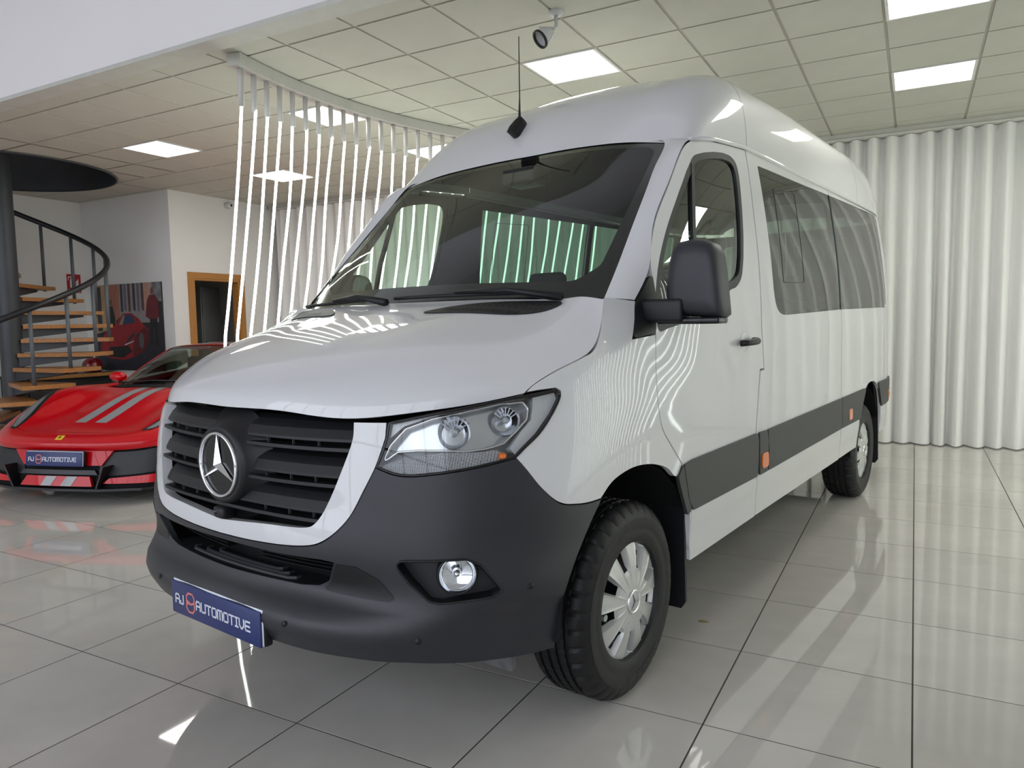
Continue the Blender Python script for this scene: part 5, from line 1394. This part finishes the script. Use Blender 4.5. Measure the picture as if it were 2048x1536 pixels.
# upper body: v along the length from the nose edge, u across
BR = [
 [(0, .060, .415), (.30, .07, .415), (.55, .115, .42), (.70, .19, .43), (.80, .30, .445), (.88, .46, .47), (.92, .66, .50)],
 [(0, .035, .465), (.30, .047, .465), (.55, .095, .47), (.71, .18, .485), (.825, .31, .505), (.90, .48, .53), (.945, .68, .56)],
 [(0, .085, .508), (.30, .095, .508), (.55, .14, .512), (.70, .235, .53), (.815, .37, .555), (.90, .54, .59), (.955, .74, .61)],
 [(0, .19, .537), (.29, .195, .537), (.53, .24, .545), (.68, .335, .575), (.795, .46, .61), (.89, .62, .64), (.96, .80, .64)],
 [(0, .58, .645), (.27, .585, .638), (.46, .61, .645), (.62, .655, .71), (.765, .74, .755), (.88, .85, .735), (.965, .96, .66)],
 [(0, .95, .765), (.25, .95, .755), (.44, .96, .75), (.61, .985, .80), (.76, 1.04, .828), (.885, 1.10, .795), (.970, 1.18, .69)],
 [(0, 1.28, .812), (.25, 1.28, .812), (.45, 1.30, .81), (.63, 1.36, .818), (.78, 1.42, .825), (.895, 1.46, .79), (.965, 1.5, .69)],
 [(0, 2.0, .84), (.25, 2.0, .84), (.45, 2.0, .84), (.63, 2.0, .84), (.80, 2.0, .835), (.90, 2.0, .80), (.955, 2.0, .70)],
 [(0, 2.8, 1.02), (.25, 2.8, 1.015), (.45, 2.8, .99), (.63, 2.8, .95), (.80, 2.8, .90), (.93, 2.8, .84), (.985, 2.8, .72)],
 [(0, 3.6, .97), (.25, 3.6, .965), (.45, 3.6, .95), (.65, 3.6, .93), (.83, 3.6, .90), (.94, 3.6, .83), (.985, 3.6, .72)],
 [(0, 4.40, .86), (.25, 4.40, .86), (.45, 4.39, .855), (.65, 4.36, .84), (.80, 4.32, .82), (.89, 4.27, .76), (.93, 4.22, .66)]]
BU = [0, .28, .5, .69, .84, .96, 1.05]; BV = [0, .06, .12, .24, .64, 1.02, 1.40, 2.05, 2.85, 3.65, 4.45]
B_ = Patch([-a for a in BU[:0:-1]] + BU, BV, mir(BR))
panel('nose_bumper', B_, [(-1.05, .0), (1.05, .0), (1.05, .23), (.80, .24), (.60, .24), (.0, .24), (-.60, .24), (-.80, .24), (-1.05, .23)], RED, car, off=0, depth=.015, h=.035, gap=.0)
HLP = [(.575, .215), (.67, .185), (.80, .28), (.875, .48), (.89, .74), (.85, .82), (.745, .56), (.65, .36)]
panel('front_lid', B_, [(-.60, .245), (.60, .245), (.66, .34), (.72, .55), (.71, 1.0), (.66, 1.36), (-.66, 1.36), (-.71, 1.0), (-.72, .55), (-.66, .34)], RED, car, off=0, depth=.012, h=.035, gap=.004)
for mr_ in (False, True):
    panel('front_wing', B_, [(.605, .245), (.80, .245), (1.05, .235), (1.05, 2.05), (.66, 2.05), (.665, 1.36), (.715, 1.0), (.725, .55), (.665, .34)], RED, car, off=0, depth=.01, h=.04, gap=.001, mirror=mr_)
    hp = panel('headlight_bed', B_, fillet(HLP, .02), BLACK, car, off=.004, depth=.006, h=.03, mirror=mr_)
    panel('headlight_lamp', B_, fillet([(.61, .23), (.68, .21), (.785, .31), (.848, .51), (.858, .70), (.77, .52), (.68, .35)], .02), mat('car_lamp_silver', srgb(176, 180, 182), .2, metal=.4), hp, off=.006, depth=.004, h=.03, mirror=mr_)
    panel('headlight_cover', B_, fillet(HLP, .02), CLEAR, hp, off=.012, depth=.0, h=.04, mirror=mr_)
    panel('rear_wing', B_, [(1.05, 2.05), (1.05, 4.45), (0.0, 4.45), (0.0, 2.9), (.5, 2.75), (.64, 2.05)], RED, car, off=0, depth=.01, h=.06, mirror=mr_)
# stripes
for a, b in ((-.155, -.045), (.045, .155)):
    panel('stripe', B_, [(a, .47), (b, .47), (b, .8), (b, 1.34), (a, 1.34), (a, .8)], STRP, car, off=.0018, depth=0, h=.04)
# yellow nose badge
P, N_ = B_.at(0, .12, .004)
bd = box('nose_badge', (-.032, .032, -.025, .025, -.002, .003), mat('badge_yellow', srgb(226, 190, 40), .3), car, bevel=.002)
bd.location = P; bd.rotation_euler = (math.radians(34), 0, 0)
horse = [(-.004, -.018), (.003, -.017), (.004, -.004), (.011, .0), (.012, .006), (.005, .006), (.004, .012), (.010, .018), (.002, .019), (-.003, .012), (-.009, .006), (-.012, -.004), (-.007, -.002), (-.003, -.006)]
V, F = prism_vf(ccw(horse), .003, .0038); mk('badge_mark', V, F, BLACK, bd)
# fascia: dark openings, splitter and red lip sections
fp = Patch([-.95, -.8, -.6, -.3, 0, .3, .6, .8, .95], [0, 1], [
 [(-.93, .50, .13), (-.82, .24, .13), (-.60, .08, .13), (-.3, .04, .13), (0, .03, .13), (.3, .04, .13), (.60, .08, .13), (.82, .24, .13), (.93, .50, .13)],
 [(-.93, .66, .53), (-.83, .33, .48), (-.60, .17, .435), (-.3, .10, .425), (0, .09, .425), (.3, .10, .425), (.60, .17, .435), (.83, .33, .48), (.93, .66, .53)]])
sheet('front_fascia', fp, -.95, .95, 0, 1, 60, 8, MATTE, car, off=-.02)
HONEY = mat('mesh_grille_black', srgb(26, 27, 29), .5, vary=.5, scale=120)
for s_ in (-1, 1):
    panel('intake_mesh', fp, [(s_ * .34, .30), (s_ * .90, .34), (s_ * .90, .86), (s_ * .38, .92)], HONEY, car, off=-.008, depth=.004, h=.05)
    # outer fascia frame in red, between intake and wheel
    panel('bumper_cheek', fp, [(s_ * .90, .02), (s_ * .95, .02), (s_ * .95, 1.0), (s_ * .92, 1.0), (s_ * .885, .5)], RED, car, off=.008, depth=.02, h=.04)
    panel('red_lip', fp, fillet([(s_ * .42, .10), (s_ * .47, .235), (s_ * .86, .30), (s_ * .90, .15), (s_ * .80, .08)], .01), RED, car, off=.028, depth=.03, h=.04)
    V, F = prism_vf([(s_ * .375, .13), (s_ * .39, .13), (s_ * .46, .30), (s_ * .445, .30)] if s_ > 0 else [(s_ * .445, .30), (s_ * .46, .30), (s_ * .39, .13), (s_ * .375, .13)], -.01, .10, 'y'); mk('lip_fin', V, F, CARB, car)
cr = panel('centre_red_lip', fp, [(-.33, .02), (.33, .02), (.30, .28), (-.27, .28)], RED, car, off=.034, depth=.03, h=.04)
for a, b in ((-.13, -.035), (.05, .145)): panel('lip_stripe', fp, [(a, .025), (b, .025), (b + .05, .275), (a + .05, .275)], STRP, cr, off=.0365, depth=0, h=.04)
panel('centre_duct', fp, [(-.36, .32), (.36, .32), (.33, .44), (-.33, .44)], CARB, car, off=.02, depth=.03, h=.04)
panel('nose_underside', fp, [(-.34, .56), (.38, .56), (.47, .98), (-.47, .98)], RED, car, off=.012, depth=.03, h=.04)
spl = []
pts = [(-.95, .52), (-.88, .28), (-.70, .10), (-.40, .0), (0, -.02), (.40, .0), (.70, .10), (.88, .28), (.95, .52)]
V, F = prism_vf(ccw(pts + [(.6, .6), (-.6, .6)]), .105, .125); mk('splitter', V, F, CARB, car)
number_plate(car, (0, .022, .355), 0, math.radians(-6))
# glasshouse
cg = Patch([-.75, -.6, -.33, 0, .33, .6, .75], [0, .5, 1.0], [
 [(-.71, 1.60, .79), (-.60, 1.42, .80), (-.34, 1.27, .81), (0, 1.22, .812), (.34, 1.27, .81), (.60, 1.42, .80), (.71, 1.60, .79)],
 [(-.655, 1.90, .97), (-.55, 1.80, .995), (-.32, 1.70, 1.018), (0, 1.665, 1.025), (.32, 1.70, 1.018), (.55, 1.80, .995), (.655, 1.90, .97)],
 [(-.585, 2.20, 1.125), (-.49, 2.15, 1.155), (-.29, 2.10, 1.178), (0, 2.09, 1.185), (.29, 2.10, 1.178), (.49, 2.15, 1.155), (.585, 2.20, 1.125)]])
wsc = panel('windscreen', cg, [(-.70, .02), (.70, .02), (.70, .97), (-.70, .97)], CARGL, car, off=0, depth=0, h=.06)
panel('windscreen_base', cg, [(-.70, .0), (.70, .0), (.70, .05), (-.70, .05)], BLACK, wsc, off=.002, depth=.004, h=.05)
for s_ in (-1, 1): panel('screen_pillar', cg, [(s_ * .69, .0), (s_ * .755, .0), (s_ * .755, 1.0), (s_ * .69, 1.0)], RED, car, off=.006, depth=.02, h=.04)
rfp = Patch([-.6, -.4, 0, .4, .6], [0, .4, .8, 1.2], [
 [(-.60, 2.18, 1.115), (-.45, 2.12, 1.165), (0, 2.07, 1.186), (.45, 2.12, 1.165), (.60, 2.18, 1.115)],
 [(-.60, 2.55, 1.13), (-.45, 2.55, 1.18), (0, 2.55, 1.203), (.45, 2.55, 1.18), (.60, 2.55, 1.13)],
 [(-.56, 2.95, 1.09), (-.42, 2.95, 1.13), (0, 2.95, 1.15), (.42, 2.95, 1.13), (.56, 2.95, 1.09)],
 [(-.48, 3.4, .98), (-.36, 3.4, 1.0), (0, 3.4, 1.02), (.36, 3.4, 1.0), (.48, 3.4, .98)]])
rf_ = sheet('roof', rfp, -.6, .6, 0, 1.2, 30, 24, RED, car)
for a, b in ((-.16, -.04), (.04, .16)): panel('roof_stripe', rfp, [(a, .01), (b, .01), (b, .85), (a, .85)], STRP, rf_, off=.002, depth=0, h=.05)
for s_ in (-1, 1):
    V = [(s_ * .74, 1.64, .80), (s_ * .645, 1.95, .99), (s_ * .60, 2.20, 1.115), (s_ * .60, 2.55, 1.12), (s_ * .72, 2.75, .98), (s_ * .80, 2.6, .90), (s_ * .79, 2.0, .87)]
    mk('side_glass', V, [(0, 1, 2, 3, 4, 5, 6)], TINTGL, car)
    # mirror
    mm = lathe('wing_mirror', [(0, -.10)] + [(.062 * math.sin(a) ** .7, -.095 * math.cos(a)) for a in [k * math.pi / 14 for k in range(1, 14)]] + [(0, .10)], RED, car, n=20, axis='x')
    mm.location = (s_ * .90, 1.82, .872); mm.rotation_euler = (0, 0, s_ * .25); mm.scale = (1, 1.1, .85)
    tube('mirror_stalk', [(0, 0, -.04), (-s_ * .16, -.03, -.12)], .016, BLACK, mm, n=8)
tube('car_wiper', [tuple(cg.at(-.55, .06, .015)[0]), tuple(cg.at(-.1, .10, .016)[0]), tuple(cg.at(.35, .08, .016)[0])], .009, BLACK, car, n=6)
o = box('dash_card', (-.14, .14, -.10, .10, 0, .003), mat('white_card', srgb(220, 220, 222), .6), car); o.location = (.10, 1.66, .86); o.rotation_euler = (.28, 0, .2)
box('dashboard', (-.62, .62, 1.5, 2.0, .66, .80), BLACK, car, bevel=.05, seg=3)
box('cabin_floor', (-.70, .70, 1.6, 3.0, .16, .30), MATTE, car, bevel=.02)
for s_ in (-1, 1):
    se = box('seat', (-.24, .24, -.25, .25, .30, .50), BLACK, car, bevel=.06, seg=3, loc=(s_ * .36, 2.35, 0))
    box('seat_back', (-.24, .24, .16, .30, .45, 1.05), BLACK, se, bevel=.05, seg=3)
# flanks with wheel arches
sdp = [None]
for mr_ in (False, True):
    s_ = -1 if mr_ else 1
    ys = [.66, .80, 1.0, 1.3, 1.6, 2.0, 2.6, 3.2, 3.7, 4.1, 4.30]; xs = [.935, .955, .968, .972, .965, .955, .97, .985, .985, .96, .93]; zt = [.53, .63, .685, .70, .70, .70, .71, .72, .72, .70, .66]
    SP = Patch(ys, [0, .5, 1], [[(s_ * (x - .03), y, .14) for x, y in zip(xs, ys)], [(s_ * x, y, .14 + (z - .14) * .5) for x, y, z in zip(xs, ys, zt)], [(s_ * x, y, z) for x, y, z in zip(xs, ys, zt)]])
    def arc_(yc, r0): return [(yc + r0 * math.cos(a), min(.98, (.33 + r0 * math.sin(a) - .14) / .56)) for a in [math.pi * k / 14 for k in range(15)]]
    low = [(.68, 0.0)] + [(1.22 - .37, 0.0)] + arc_(1.22, .37)[::-1] + [(1.22 + .37, 0)] + [(3.87 - .38, 0)] + arc_(3.87, .38)[::-1] + [(4.25, .05), (4.29, .05)]
    outl = [(.67, .0), (.85, .0)] + arc_(1.22, .36)[::-1] + [(1.58, 0), (3.50, 0)] + arc_(3.87, .37)[::-1] + [(4.24, .0), (4.29, .0), (4.29, 1.0), (.67, 1.0)]
    V_, T_, L_ = tri_fill(outl, [], .06)
    A_ = np.array(V_); P_ = SP.ev(A_[:, 0], A_[:, 1]); mk('flank', P_, T_ if not mr_ else [t[::-1] for t in T_], RED, car, smooth=True)
    for yc, rr in ((1.22, .335), (3.87, .345)):
        V, F = lathe_vf([(.23, -.115), (.25, -.125), (rr - .02, -.125), (rr, -.10), (rr, .10), (rr - .02, .125), (.25, .125), (.23, .11), (.21, .06), (.06, .075), (0, .08)], 40, 'x', (0, 0, 0))
        wh = mk('wheel', V, F, RUB, car, smooth=True); wh.location = (s_ * .83, yc, rr); wh.rotation_euler = (0, 0, 0 if s_ > 0 else math.pi)
        for k in range(5):
            V, F = box_vf(.075, .10, -.022, .022, .04, .235); sp_ = mk('wheel_spoke', V, F, SILVER, wh); sp_.rotation_euler = (k * 2 * math.pi / 5, 0, 0)
box('floor_pan', (-.78, .78, .35, 4.2, .125, .20), MATTE, car)
box('tail_panel', (-.86, .86, 4.28, 4.34, .20, .80), RED, car, bevel=.03, seg=3)
